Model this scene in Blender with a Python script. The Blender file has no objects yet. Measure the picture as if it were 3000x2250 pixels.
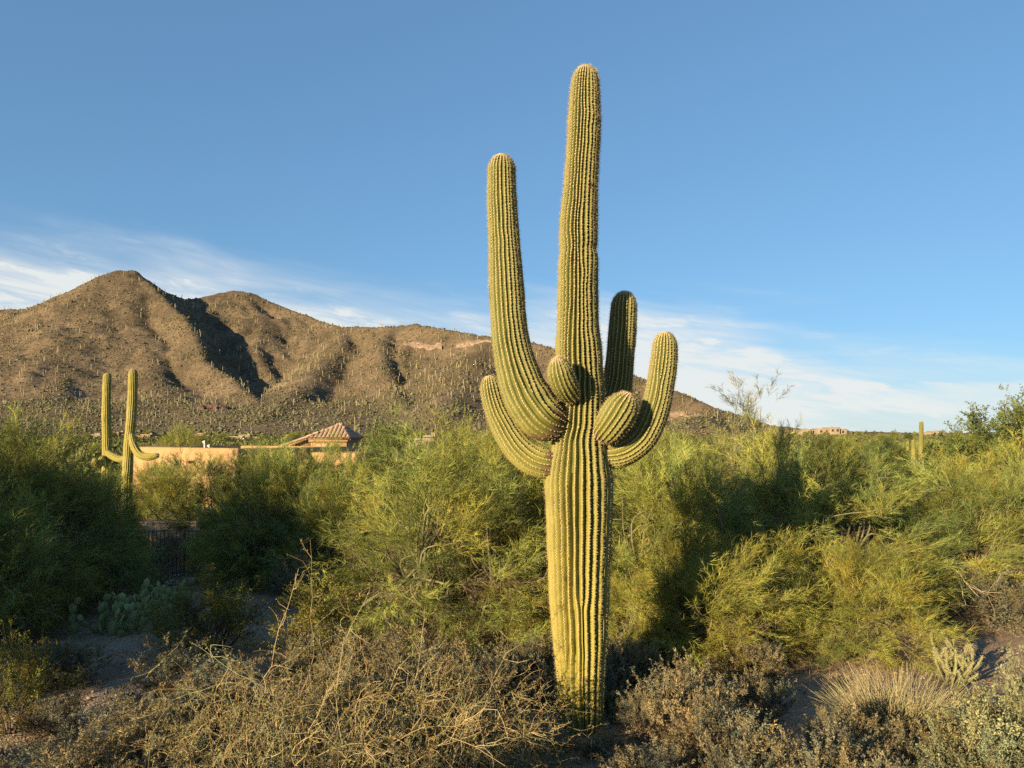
import bpy, math, random
import numpy as np

# ---------------------------------------------------------------- camera, sky, sun, exposure
F = 2200.0                      # focal length in pixels of the 3000 px wide photograph
HZ = 1280.0                     # row of the true horizon
CAM_H = 2.9
K = 3000.0 / 2212.0             # units of the measuring picture -> photograph pixels
SUN_AZ = math.radians(42)       # to the left of straight behind the camera
SUN_EL = math.radians(12.5)

sc = bpy.context.scene
col = sc.collection
cam_d = bpy.data.cameras.new('camera')
cam = bpy.data.objects.new('camera', cam_d)
col.objects.link(cam)
cam.location = (0, 0, CAM_H)
cam.rotation_euler = (math.radians(90), 0, 0)
cam_d.sensor_width = 36.0
cam_d.lens = 36.0 * F / 3000.0
cam_d.shift_y = (HZ - 1125.0) / 3000.0
cam_d.clip_start = 0.05
cam_d.clip_end = 20000
sc.camera = cam
sc.view_settings.view_transform = 'Standard'
sc.view_settings.look = 'None'
sc.view_settings.exposure = 1.4
sc.view_settings.gamma = 1.0
sc.cycles.use_denoising = False
sc.cycles.max_bounces = 6
sc.cycles.diffuse_bounces = 3
sc.cycles.transmission_bounces = 4
sc.cycles.transparent_max_bounces = 4

SUN_DIR = np.array([-math.sin(SUN_AZ) * math.cos(SUN_EL), -math.cos(SUN_AZ) * math.cos(SUN_EL), math.sin(SUN_EL)])


def new_nodes(nt):
    nt.nodes.clear()
    def n(kind, **kw):
        nd = nt.nodes.new(kind)
        for k_, v in kw.items():
            setattr(nd, k_, v)
        return nd
    return n, nt.links.new


def build_world():
    w = bpy.data.worlds.new('World')
    sc.world = w
    w.use_nodes = True
    n, L = new_nodes(w.node_tree)
    out = n('ShaderNodeOutputWorld')
    bg = n('ShaderNodeBackground')
    bg.inputs['Strength'].default_value = 0.075
    sky = n('ShaderNodeTexSky', sky_type='NISHITA')
    sky.sun_disc = False
    sky.sun_elevation = SUN_EL
    # Blender: rotation 0 puts the sun at +Y, positive turns clockwise seen from above
    sky.sun_rotation = math.atan2(SUN_DIR[0], SUN_DIR[1])
    sky.altitude = 700
    sky.air_density = 1.0
    sky.dust_density = 0.5
    sky.ozone_density = 2.0
    tc = n('ShaderNodeTexCoord')
    sep = n('ShaderNodeSeparateXYZ')
    L(tc.outputs['Generated'], sep.inputs[0])

    def m(op, a, b=None, c=None, clamp=False):
        nd = n('ShaderNodeMath', operation=op)
        nd.use_clamp = clamp
        for i, v in enumerate((a, b, c)):
            if v is None:
                continue
            if isinstance(v, (int, float)):
                nd.inputs[i].default_value = v
            else:
                L(v, nd.inputs[i])
        return nd.outputs[0]

    x, y, z = sep.outputs
    el = m('ARCSINE', z)
    az = m('ARCTAN2', x, y)
    saz = m('SINE', az)
    # thin cirrus: streaks stretched along the horizon and tilted a little
    tilt = m('ADD', el, m('MULTIPLY', saz, 0.16))

    def noise(sx, sz, src, detail, rough, dist=0.0, seed=0.0):
        cv = n('ShaderNodeCombineXYZ')
        L(m('MULTIPLY_ADD', x, sx, seed), cv.inputs[0])
        L(m('MULTIPLY', y, sx), cv.inputs[1])
        L(m('MULTIPLY', src, sz), cv.inputs[2])
        nz = n('ShaderNodeTexNoise')
        nz.inputs['Scale'].default_value = 1.0
        nz.inputs['Detail'].default_value = detail
        nz.inputs['Roughness'].default_value = rough
        nz.inputs['Distortion'].default_value = dist
        L(cv.outputs[0], nz.inputs['Vector'])
        return nz.outputs['Fac']

    def ramp(v, lo, hi):
        mr = n('ShaderNodeMapRange')
        mr.interpolation_type = 'SMOOTHSTEP'
        mr.inputs['From Min'].default_value = lo
        mr.inputs['From Max'].default_value = hi
        L(v, mr.inputs['Value'])
        return mr.outputs[0]

    big = noise(2.0, 13.0, tilt, 4.0, 0.55, 0.4, 3.1)
    wisp = noise(5.0, 46.0, tilt, 8.0, 0.66, 1.1, 1.7)
    puff = noise(11.0, 40.0, tilt, 6.0, 0.6, 0.3, 8.0)
    # the veil thins out with height; lower on the right than on the left
    cut = m('SUBTRACT', 0.192, m('MULTIPLY', saz, 0.130))
    cutn = m('MULTIPLY_ADD', m('SUBTRACT', big, 0.5), 0.16, cut)
    veil = ramp(m('SUBTRACT', cutn, el), -0.012, 0.075)
    streak = m('MULTIPLY_ADD', ramp(wisp, 0.34, 0.62), 0.50, 0.60)
    body = ramp(big, 0.32, 0.56)
    cov = m('MULTIPLY', veil, m('MULTIPLY', streak, m('MULTIPLY_ADD', body, 0.5, 0.55)))
    knots = m('MULTIPLY', m('MULTIPLY', ramp(puff, 0.52, 0.68), veil), 0.6)
    cov = m('ADD', cov, knots, clamp=True)
    # a flat layer low over the horizon
    low = ramp(m('SUBTRACT', m('MULTIPLY_ADD', wisp, 0.035, 0.050), el), -0.002, 0.014)
    cov = m('MAXIMUM', cov, m('MULTIPLY', low, m('MULTIPLY_ADD', ramp(wisp, 0.3, 0.7), 0.30, 0.50)))
    cov = m('MULTIPLY', cov, 0.90)
    up = m('GREATER_THAN', z, -0.02)
    cov = m('MULTIPLY', cov, up)
    tint = n('ShaderNodeMix', data_type='RGBA', blend_type='MULTIPLY')
    tint.inputs['Factor'].default_value = 1.0
    gm = n('ShaderNodeGamma')
    gm.inputs['Gamma'].default_value = 0.56
    L(sky.outputs[0], gm.inputs['Color'])
    L(gm.outputs[0], tint.inputs[6])
    tint.inputs[7].default_value = (0.75, 1.19, 1.60, 1)
    mix = n('ShaderNodeMix', data_type='RGBA')
    L(cov, mix.inputs['Factor'])
    L(tint.outputs[2], mix.inputs[6])
    mix.inputs[7].default_value = (4.3, 4.4, 4.3, 1)
    L(mix.outputs[2], bg.inputs['Color'])
    L(bg.outputs[0], out.inputs['Surface'])


build_world()

sun_d = bpy.data.lights.new('sun', 'SUN')
sun_d.energy = 5.0
sun_d.angle = math.radians(0.53)
sun_d.color = (1.0, 0.77, 0.46)
sun = bpy.data.objects.new('sun', sun_d)
col.objects.link(sun)
from mathutils import Vector
sun.rotation_euler = Vector(SUN_DIR.tolist()).to_track_quat('Z', 'Y').to_euler()
sun.location = (-60, -50, 30)


# ---------------------------------------------------------------- helpers
def D(x, y, Y):
    """measuring-picture pixel at depth Y -> point of the place"""
    return np.array([(x * K - 1500.0) / F * Y, Y, CAM_H - (y * K - HZ) / F * Y])


def lattice(ix, iy, seed):
    h = (ix.astype(np.int64) * 374761393 + iy.astype(np.int64) * 668265263 + seed * 1442695041) & 0xFFFFFFFF
    h = ((h ^ (h >> 13)) * 1274126177) & 0xFFFFFFFF
    h = h ^ (h >> 16)
    return (h & 0xFFFFFF) / float(0xFFFFFF)


def vnoise(x, y, seed=0):
    x = np.asarray(x, float); y = np.asarray(y, float)
    ix = np.floor(x); iy = np.floor(y)
    fx = x - ix; fy = y - iy
    fx = fx * fx * fx * (fx * (fx * 6 - 15) + 10); fy = fy * fy * fy * (fy * (fy * 6 - 15) + 10)
    a = lattice(ix, iy, seed); b = lattice(ix + 1, iy, seed)
    c = lattice(ix, iy + 1, seed); d = lattice(ix + 1, iy + 1, seed)
    return (a + (b - a) * fx) * (1 - fy) + (c + (d - c) * fx) * fy


def fbm(x, y, seed=0, octaves=5, gain=0.5):
    s = 0.0; a = 1.0; t = 0.0
    for o in range(octaves):
        s = s + a * (vnoise(x * 2 ** o, y * 2 ** o, seed + o * 17) - 0.5) * 2
        t += a; a *= gain
    return s / t


def sstep(a, b, x):
    t = np.clip((x - a) / (b - a), 0, 1)
    return t * t * (3 - 2 * t)


def unit(v):
    v = np.asarray(v, float)
    return v / np.maximum(np.linalg.norm(v, axis=-1, keepdims=True), 1e-9)


def mesh_data(name, V, faces, mat=None, colors=None, smooth=False):
    """faces: an (n,3) or (n,4) array or a list of such arrays"""
    me = bpy.data.meshes.new(name)
    V = np.asarray(V, np.float32)
    if isinstance(faces, np.ndarray):
        faces = [faces]
    faces = [np.asarray(f, np.int32) for f in faces if len(f)]
    me.vertices.add(len(V)); me.vertices.foreach_set('co', V.ravel())
    idx = np.concatenate([f.ravel() for f in faces])
    sizes = np.concatenate([np.full(len(f), f.shape[1], np.int32) for f in faces])
    starts = np.concatenate([[0], np.cumsum(sizes)[:-1]]).astype(np.int32)
    me.loops.add(len(idx)); me.loops.foreach_set('vertex_index', idx)
    me.polygons.add(len(sizes)); me.polygons.foreach_set('loop_start', starts)
    me.update(calc_edges=True)
    if colors is not None:
        c = np.ones((len(V), 4), np.float32); c[:, :3] = colors
        at = me.attributes.new('Col', 'FLOAT_COLOR', 'POINT')
        at.data.foreach_set('color', c.ravel())
    if smooth:
        me.polygons.foreach_set('use_smooth', np.ones(len(sizes), bool))
    if mat is not None:
        me.materials.append(mat)
    return me


def put(name, me, parent=None, loc=(0, 0, 0), rz=0.0, scale=(1, 1, 1), label=None, cat=None, group=None, kind=None):
    o = bpy.data.objects.new(name, me)
    col.objects.link(o)
    o.location = [float(v) for v in loc]
    o.rotation_euler = (0, 0, rz)
    o.scale = [float(s) for s in scale] if hasattr(scale, '__len__') else (scale,) * 3
    if parent is not None:
        o.parent = parent
    for k_, v in (('label', label), ('category', cat), ('group', group), ('kind', kind)):
        if v:
            o[k_] = v
    return o


def obj(name, V, faces, mat, parent=None, colors=None, smooth=False, **kw):
    return put(name, mesh_data(name, V, faces, mat, colors, smooth), parent, **kw)


def thing(name, loc, label, cat, group=None, rz=0.0, scale=1.0):
    return put(name, None, None, loc, rz, scale, label, cat, group)


# ---------------------------------------------------------------- materials
MATS = {}


def material(name, color=(0.5, 0.5, 0.5), rough=0.9, noise=None, attr=False, translucent=0.0, bump=None, spec=0.2, color2=None):
    if name in MATS:
        return MATS[name]
    mt = bpy.data.materials.new(name)
    mt.use_nodes = True
    n, L = new_nodes(mt.node_tree)
    out = n('ShaderNodeOutputMaterial')
    p = n('ShaderNodeBsdfPrincipled')
    p.inputs['Roughness'].default_value = rough
    p.inputs['Specular IOR Level'].default_value = spec
    tc = n('ShaderNodeTexCoord')
    src = None
    if attr:
        a = n('ShaderNodeAttribute', attribute_name='Col')
        src = a.outputs['Color']
    else:
        rgb = n('ShaderNodeRGB'); rgb.outputs[0].default_value = (*color, 1)
        src = rgb.outputs[0]
    if noise:
        scale, amt = noise
        nz = n('ShaderNodeTexNoise')
        nz.inputs['Scale'].default_value = scale
        nz.inputs['Detail'].default_value = 5
        nz.inputs['Roughness'].default_value = 0.65
        L(tc.outputs['Object'], nz.inputs['Vector'])
        mp = n('ShaderNodeMapRange')
        mp.inputs['From Min'].default_value = 0.3; mp.inputs['From Max'].default_value = 0.7
        mp.inputs['To Min'].default_value = 1 - amt; mp.inputs['To Max'].default_value = 1 + amt
        L(nz.outputs['Fac'], mp.inputs['Value'])
        if color2 is not None:
            mx = n('ShaderNodeMix', data_type='RGBA')
            L(nz.outputs['Fac'], mx.inputs['Factor']); L(src, mx.inputs[6]); mx.inputs[7].default_value = (*color2, 1)
            src = mx.outputs[2]
        mul = n('ShaderNodeMix', data_type='RGBA', blend_type='MULTIPLY')
        mul.inputs['Factor'].default_value = 1
        L(src, mul.inputs[6]); L(mp.outputs[0], mul.inputs[7])
        src = mul.outputs[2]
    L(src, p.inputs['Base Color'])
    if bump:
        bs, bd = bump
        bn = n('ShaderNodeTexNoise'); bn.inputs['Scale'].default_value = bs; bn.inputs['Detail'].default_value = 6
        L(tc.outputs['Object'], bn.inputs['Vector'])
        b = n('ShaderNodeBump'); b.inputs['Distance'].default_value = bd; b.inputs['Strength'].default_value = 1.0
        L(bn.outputs['Fac'], b.inputs['Height']); L(b.outputs[0], p.inputs['Normal'])
    sh = p.outputs[0]
    if translucent > 0:
        tr = n('ShaderNodeBsdfTranslucent'); L(src, tr.inputs['Color'])
        ms = n('ShaderNodeMixShader'); ms.inputs[0].default_value = translucent
        L(sh, ms.inputs[1]); L(tr.outputs[0], ms.inputs[2])
        sh = ms.outputs[0]
    L(sh, out.inputs['Surface'])
    MATS[name] = mt
    return mt


# ---------------------------------------------------------------- terrain
def ground_z(x, y):
    x = np.asarray(x, float); y = np.asarray(y, float)
    bank = 1.35 * (1 - sstep(1.2, 5.6, y + 0.10 * x))
    drop = -0.85 * sstep(12.5, 21, y)
    rise = 3.6 * sstep(60, 430, y)
    amp = 0.05 + 0.25 * sstep(14, 60, y)
    nz = fbm(x * 0.35, y * 0.35, 3, 4) * amp + fbm(x * 2.2, y * 2.2, 9, 3) * 0.018
    return bank + drop + rise + nz


RIDGES = [
    (0.66, 3, [(-900, 830, 1400), (-500, 760, 1300), (-250, 712, 1250), (-60, 690, 1200), (0, 672, 1180), (60, 666, 1170), (100, 651, 1160), (180, 622, 1150), (228, 594, 1150),
                (255, 584, 1150), (290, 586, 1150), (312, 602, 1150), (350, 628, 1160), (400, 645, 1190), (440, 642, 1220), (500, 629, 1240), (540, 632, 1240), (620, 667, 1200), (690, 694, 1150),
                (740, 706, 1080), (800, 708, 1000), (900, 701, 930), (980, 716, 880), (1060, 727, 830), (1150, 741, 780), (1200, 758, 750), (1300, 793, 700),
                (1375, 827, 660), (1460, 845, 620), (1540, 881, 570), (1640, 916, 530), (1740, 928, 500), (1850, 934, 480), (2000, 939, 470), (2250, 940, 460), (2600, 945, 460), (3200, 945, 480)]),
    (0.80, 5, [(300, 592, 1148), (345, 634, 1100), (392, 680, 1030), (425, 730, 950), (442, 778, 880), (505, 822, 790), (560, 872, 680), (585, 912, 590)]),
    (0.46, 16, [(232, 630, 1115), (205, 690, 1020), (150, 790, 870), (90, 880, 700)]),
    (0.52, 12, [(90, 662, 1150), (45, 740, 1040), (15, 800, 930), (-50, 870, 760)]),
    (0.60, 8, [(-100, 694, 1200), (-60, 770, 1040), (-130, 860, 860)]),
    (0.48, 15, [(282, 645, 1075), (300, 705, 1010), (345, 810, 850), (370, 900, 650)]),
    (0.66, 5, [(525, 633, 1236), (556, 672, 1170), (566, 712, 1100), (552, 752, 1030), (582, 806, 940), (606, 846, 860)]),
    (0.62, 6, [(620, 668, 1200), (668, 712, 1120), (690, 742, 1050), (672, 790, 960)]),
    (0.58, 10, [(755, 712, 1040), (735, 752, 920), (690, 800, 820), (640, 846, 730), (600, 880, 640), (570, 912, 560)]),
    (0.66, 5, [(855, 708, 955), (822, 736, 890), (826, 780, 820), (850, 836, 730), (880, 890, 590)]),
    (0.50, 14, [(1060, 730, 828), (1020, 790, 740), (980, 850, 630), (930, 915, 510)]),
    (0.45, 14, [(1300, 797, 698), (1240, 850, 610), (1180, 900, 510)]),
    (0.45, 12, [(1540, 886, 568), (1500, 915, 480)]),
]
RSEG = []
for k_, r0, pts in RIDGES:
    P = [D(*p) for p in pts]
    for a, b in zip(P[:-1], P[1:]):
        RSEG.append((k_, r0, a, b))


def mountain_z(X, Y):
    X = np.asarray(X, float); Y = np.asarray(Y, float)
    az = X / np.maximum(Y, 1)
    f = 1 - 0.93 * sstep(-0.05, 0.28, az)
    base = 1.0 + 0.125 * np.clip(Y - 440, 0, 480) * f - 0.12 * np.clip(Y - 1250, 0, 900) - 0.04 * np.clip(420 - Y, 0, 100)
    # warp so that flanks get gullies
    wx = X + fbm(X * 0.008, Y * 0.008, 51, 4) * 26
    wy = Y + fbm(X * 0.008, Y * 0.008, 77, 4) * 26
    H = np.full(X.shape, -1e3)
    near = np.full(X.shape, 1e3)
    for k_, r0, a, b in RSEG:
        ab = b[:2] - a[:2]; ll = (ab ** 2).sum()
        t = np.clip(((X - a[0]) * ab[0] + (Y - a[1]) * ab[1]) / ll, 0, 1)
        dr = np.hypot(X - (a[0] + ab[0] * t), Y - (a[1] + ab[1] * t))
        t2 = np.clip(((wx - a[0]) * ab[0] + (wy - a[1]) * ab[1]) / ll, 0, 1)
        dw = np.hypot(wx - (a[0] + ab[0] * t2), wy - (a[1] + ab[1] * t2))
        wgt = sstep(4, 60, dr)
        d = dr * (1 - wgt) + dw * wgt
        z = a[2] + (b[2] - a[2]) * t
        h = z - k_ * (np.sqrt(d * d + r0 * r0) - r0)
        H = np.maximum(H, h)
        near = np.minimum(near, dr)
    soft = 9.0
    Hs = np.maximum(H, base) + soft * 0.25 * np.clip(1 - np.abs(H - base) / soft, 0, 1) ** 2
    hh = np.clip((Hs - 6) / 60, 0, 1)
    am = 0.25 + 0.75 * sstep(0, 40, near)
    n1 = fbm(X * 0.02, Y * 0.02, 5, 5) * 6.5 * am - np.abs(fbm(X * 0.013 + Y * 0.004, Y * 0.007, 25, 4)) * 9 * am + 2.0 * am
    n2 = fbm(X * 0.11, Y * 0.11, 15, 3) * 1.6 + np.clip(fbm(X * 0.05, Y * 0.05, 35, 3) - 0.22, 0, 1) * 9 * am
    return Hs + (n1 + n2) * (0.12 + 0.88 * hh)


def soil_material():
    mt = bpy.data.materials.new('desert_soil')
    mt.use_nodes = True
    n, L = new_nodes(mt.node_tree)
    out = n('ShaderNodeOutputMaterial'); p = n('ShaderNodeBsdfPrincipled')
    p.inputs['Roughness'].default_value = 0.95; p.inputs['Specular IOR Level'].default_value = 0.15
    tc = n('ShaderNodeTexCoord')
    def nz(s, d=6, r=0.6):
        a = n('ShaderNodeTexNoise'); a.inputs['Scale'].default_value = s; a.inputs['Detail'].default_value = d; a.inputs['Roughness'].default_value = r
        L(tc.outputs['Object'], a.inputs['Vector']); return a.outputs['Fac']
    r1 = n('ShaderNodeValToRGB'); L(nz(0.8), r1.inputs[0])
    e = r1.color_ramp.elements
    e[0].position = 0.35; e[0].color = (0.255, 0.195, 0.135, 1)
    e[1].position = 0.65; e[1].color = (0.40, 0.312, 0.222, 1)
    v = n('ShaderNodeTexVoronoi'); v.inputs['Scale'].default_value = 42
    L(tc.outputs['Object'], v.inputs['Vector'])
    r2 = n('ShaderNodeValToRGB'); L(v.outputs['Color'], r2.inputs[0])
    e = r2.color_ramp.elements
    e[0].color = (0.72, 0.68, 0.66, 1); e[1].color = (1.25, 1.2, 1.15, 1)
    mx = n('ShaderNodeMix', data_type='RGBA', blend_type='MULTIPLY'); mx.inputs['Factor'].default_value = 1
    L(r1.outputs[0], mx.inputs[6]); L(r2.outputs[0], mx.inputs[7])
    L(mx.outputs[2], p.inputs['Base Color'])
    b = n('ShaderNodeBump'); b.inputs['Distance'].default_value = 0.02
    ad = n('ShaderNodeMath', operation='ADD'); L(nz(30, 4), ad.inputs[0]); L(v.outputs['Distance'], ad.inputs[1])
    L(ad.outputs[0], b.inputs['Height']); L(b.outputs[0], p.inputs['Normal'])
    L(p.outputs[0], out.inputs['Surface'])
    return mt


def rock_material():
    mt = bpy.data.materials.new('mountain_soil')
    mt.use_nodes = True
    n, L = new_nodes(mt.node_tree)
    out = n('ShaderNodeOutputMaterial'); p = n('ShaderNodeBsdfPrincipled')
    p.inputs['Roughness'].default_value = 0.95; p.inputs['Specular IOR Level'].default_value = 0.1
    tc = n('ShaderNodeTexCoord')
    def nz(s, d=6, r=0.6):
        a = n('ShaderNodeTexNoise'); a.inputs['Scale'].default_value = s; a.inputs['Detail'].default_value = d; a.inputs['Roughness'].default_value = r
        L(tc.outputs['Object'], a.inputs['Vector']); return a.outputs['Fac']
    r1 = n('ShaderNodeValToRGB'); L(nz(0.012, 8, 0.7), r1.inputs[0])
    e = r1.color_ramp.elements
    e[0].position = 0.36; e[0].color = (0.086, 0.070, 0.047, 1)
    e[1].position = 0.64; e[1].color = (0.205, 0.160, 0.106, 1)
    r2 = n('ShaderNodeValToRGB'); L(nz(0.25, 6, 0.75), r2.inputs[0])
    e = r2.color_ramp.elements
    e[0].position = 0.35; e[0].color = (0.55, 0.52, 0.5, 1); e[1].position = 0.7; e[1].color = (1.3, 1.25, 1.2, 1)
    mx = n('ShaderNodeMix', data_type='RGBA', blend_type='MULTIPLY'); mx.inputs['Factor'].default_value = 1
    L(r1.outputs[0], mx.inputs[6]); L(r2.outputs[0], mx.inputs[7])
    L(mx.outputs[2], p.inputs['Base Color'])
    b = n('ShaderNodeBump'); b.inputs['Distance'].default_value = 1.6
    L(nz(0.3, 5, 0.7), b.inputs['Height']); L(b.outputs[0], p.inputs['Normal'])
    L(p.outputs[0], out.inputs['Surface'])
    return mt


def grid_faces(nx, ny):
    i = np.arange(nx - 1); j = np.arange(ny - 1)
    I, J = np.meshgrid(i, j)
    a = (J * nx + I).ravel()
    return np.stack([a, a + 1, a + nx + 1, a + nx], 1)


def build_ground():
    ys = np.concatenate([-np.geomspace(6000, 8, 26), np.arange(-6, 22, 0.14), np.geomspace(22.1, 460, 110), np.geomspace(480, 9000, 22)])
    u = np.concatenate([-np.geomspace(60, 1.05, 26), np.linspace(-1, 1, 190), np.geomspace(1.05, 60, 26)])
    U, Yg = np.meshgrid(u, ys)
    half = np.maximum(12.0, np.abs(Yg) * 0.9)
    half = np.minimum(half, 700)
    X = U * half
    Z = ground_z(X, Yg)
    far = sstep(450, 900, np.hypot(X, Yg))
    Z = Z * (1 - far) + far * np.where(Yg > 0, 0.5, 0.0)
    V = np.stack([X, Yg, Z], -1).reshape(-1, 3)
    obj('ground', V, grid_faces(len(u), len(ys)), soil_material(), smooth=True, kind='structure',
        label='pinkish tan gravel and sand of the desert floor')


MGRID = {}


def mountain_fast(x, y):
    """height of the mountain mesh itself"""
    xs, ys, Z = MGRID['x'], MGRID['y'], MGRID['z']
    i = np.clip(np.searchsorted(xs, x) - 1, 0, len(xs) - 2); j = np.clip(np.searchsorted(ys, y) - 1, 0, len(ys) - 2)
    fx = np.clip((x - xs[i]) / (xs[i + 1] - xs[i]), 0, 1); fy = np.clip((y - ys[j]) / (ys[j + 1] - ys[j]), 0, 1)
    return (Z[j, i] * (1 - fx) + Z[j, i + 1] * fx) * (1 - fy) + (Z[j + 1, i] * (1 - fx) + Z[j + 1, i + 1] * fx) * fy


def build_mountain():
    xs = np.concatenate([np.linspace(-1500, -950, 50)[:-1], np.linspace(-950, 560, 420), np.linspace(560, 1500, 70)[1:]])
    ys = np.concatenate([np.linspace(360, 1300, 330), np.linspace(1300, 2000, 50)[1:]])
    X, Yg = np.meshgrid(xs, ys)
    Z = mountain_z(X, Yg)
    MGRID.update(x=xs, y=ys, z=Z)
    V = np.stack([X, Yg, Z], -1).reshape(-1, 3)
    obj('mountain', V, grid_faces(len(xs), len(ys)), rock_material(), smooth=True, kind='structure',
        label='brown rocky mountain with two peaks and a long ridge')


build_ground()
build_mountain()


# ---------------------------------------------------------------- saguaros
def cactus_material(name='saguaro_skin', z0=1.3, z1=3.3):
    mt = bpy.data.materials.new(name)
    mt.use_nodes = True
    n, L = new_nodes(mt.node_tree)
    out = n('ShaderNodeOutputMaterial'); p = n('ShaderNodeBsdfPrincipled')
    p.inputs['Roughness'].default_value = 0.62; p.inputs['Specular IOR Level'].default_value = 0.25
    a = n('ShaderNodeAttribute', attribute_name='Col')
    sep = n('ShaderNodeSeparateColor'); L(a.outputs['Color'], sep.inputs[0])
    tc = n('ShaderNodeTexCoord')
    nz = n('ShaderNodeTexNoise'); nz.inputs['Scale'].default_value = 5.5; nz.inputs['Detail'].default_value = 6; nz.inputs['Roughness'].default_value = 0.65
    L(tc.outputs['Object'], nz.inputs['Vector'])
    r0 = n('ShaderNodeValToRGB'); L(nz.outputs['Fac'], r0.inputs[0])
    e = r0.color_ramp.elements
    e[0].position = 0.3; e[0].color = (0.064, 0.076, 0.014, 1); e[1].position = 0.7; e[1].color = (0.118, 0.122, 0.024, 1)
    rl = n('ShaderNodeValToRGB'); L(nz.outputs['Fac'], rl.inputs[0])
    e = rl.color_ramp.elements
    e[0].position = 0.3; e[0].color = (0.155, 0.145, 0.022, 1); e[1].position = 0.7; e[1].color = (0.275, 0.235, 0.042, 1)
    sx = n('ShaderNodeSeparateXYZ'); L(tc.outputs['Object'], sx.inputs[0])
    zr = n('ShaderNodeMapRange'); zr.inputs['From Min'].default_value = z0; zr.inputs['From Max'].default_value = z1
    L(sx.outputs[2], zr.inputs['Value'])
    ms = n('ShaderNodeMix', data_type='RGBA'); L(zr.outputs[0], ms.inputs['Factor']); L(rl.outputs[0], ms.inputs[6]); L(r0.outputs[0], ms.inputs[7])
    # faded grey-brown blotches
    nl = n('ShaderNodeTexNoise'); nl.inputs['Scale'].default_value = 2.6; nl.inputs['Detail'].default_value = 9; nl.inputs['Roughness'].default_value = 0.75
    L(tc.outputs['Object'], nl.inputs['Vector'])
    bl = n('ShaderNodeMapRange'); bl.inputs['From Min'].default_value = 0.56; bl.inputs['From Max'].default_value = 0.74; bl.inputs['To Max'].default_value = 0.55
    L(nl.outputs['Fac'], bl.inputs['Value'])
    mb = n('ShaderNodeMix', data_type='RGBA'); L(bl.outputs[0], mb.inputs['Factor']); L(ms.outputs[2], mb.inputs[6]); mb.inputs[7].default_value = (0.17, 0.135, 0.06, 1)
    r1 = n('ShaderNodeValToRGB'); L(sep.outputs[0], r1.inputs[0])
    e = r1.color_ramp.elements
    e[0].position = 0.62; e[0].color = (0, 0, 0, 1); e[1].position = 1.0; e[1].color = (0.52, 0.52, 0.52, 1)
    m1 = n('ShaderNodeMix', data_type='RGBA'); L(r1.outputs[0], m1.inputs['Factor'])
    L(mb.outputs[2], m1.inputs[6]); m1.inputs[7].default_value = (0.32, 0.26, 0.095, 1)
    m2 = n('ShaderNodeMix', data_type='RGBA'); L(sep.outputs[1], m2.inputs['Factor'])
    L(m1.outputs[2], m2.inputs[6]); m2.inputs[7].default_value = (0.10, 0.065, 0.038, 1)
    m3 = n('ShaderNodeMix', data_type='RGBA'); L(sep.outputs[2], m3.inputs['Factor'])
    L(m2.outputs[2], m3.inputs[6]); m3.inputs[7].default_value = (0.40, 0.31, 0.20, 1)
    L(m3.outputs[2], p.inputs['Base Color'])
    nb = n('ShaderNodeTexNoise'); nb.inputs['Scale'].default_value = 38; nb.inputs['Detail'].default_value = 5
    L(tc.outputs['Object'], nb.inputs['Vector'])
    b = n('ShaderNodeBump'); b.inputs['Distance'].default_value = 0.006; L(nb.outputs['Fac'], b.inputs['Height']); L(b.outputs[0], p.inputs['Normal'])
    L(p.outputs[0], out.inputs['Surface'])
    return mt


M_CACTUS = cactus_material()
M_CACTUS_GOLD = cactus_material('saguaro_skin_golden', 8.0, 16.0)
M_SPINE = material('spine', attr=True, rough=0.7)


def catmull(P, n):
    P = np.asarray(P, float)
    Q = np.vstack([2 * P[0] - P[1], P, 2 * P[-1] - P[-2]])
    out = []
    for i in range(len(P) - 1):
        p0, p1, p2, p3 = Q[i:i + 4]
        t = np.linspace(0, 1, n, endpoint=False)[:, None]
        out.append(0.5 * (2 * p1 + (p2 - p0) * t + (2 * p0 - 5 * p1 + 4 * p2 - p3) * t ** 2 + (3 * p1 - p0 - 3 * p2 + p3) * t ** 3))
    out.append(P[-1:])
    return np.vstack(out)


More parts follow.
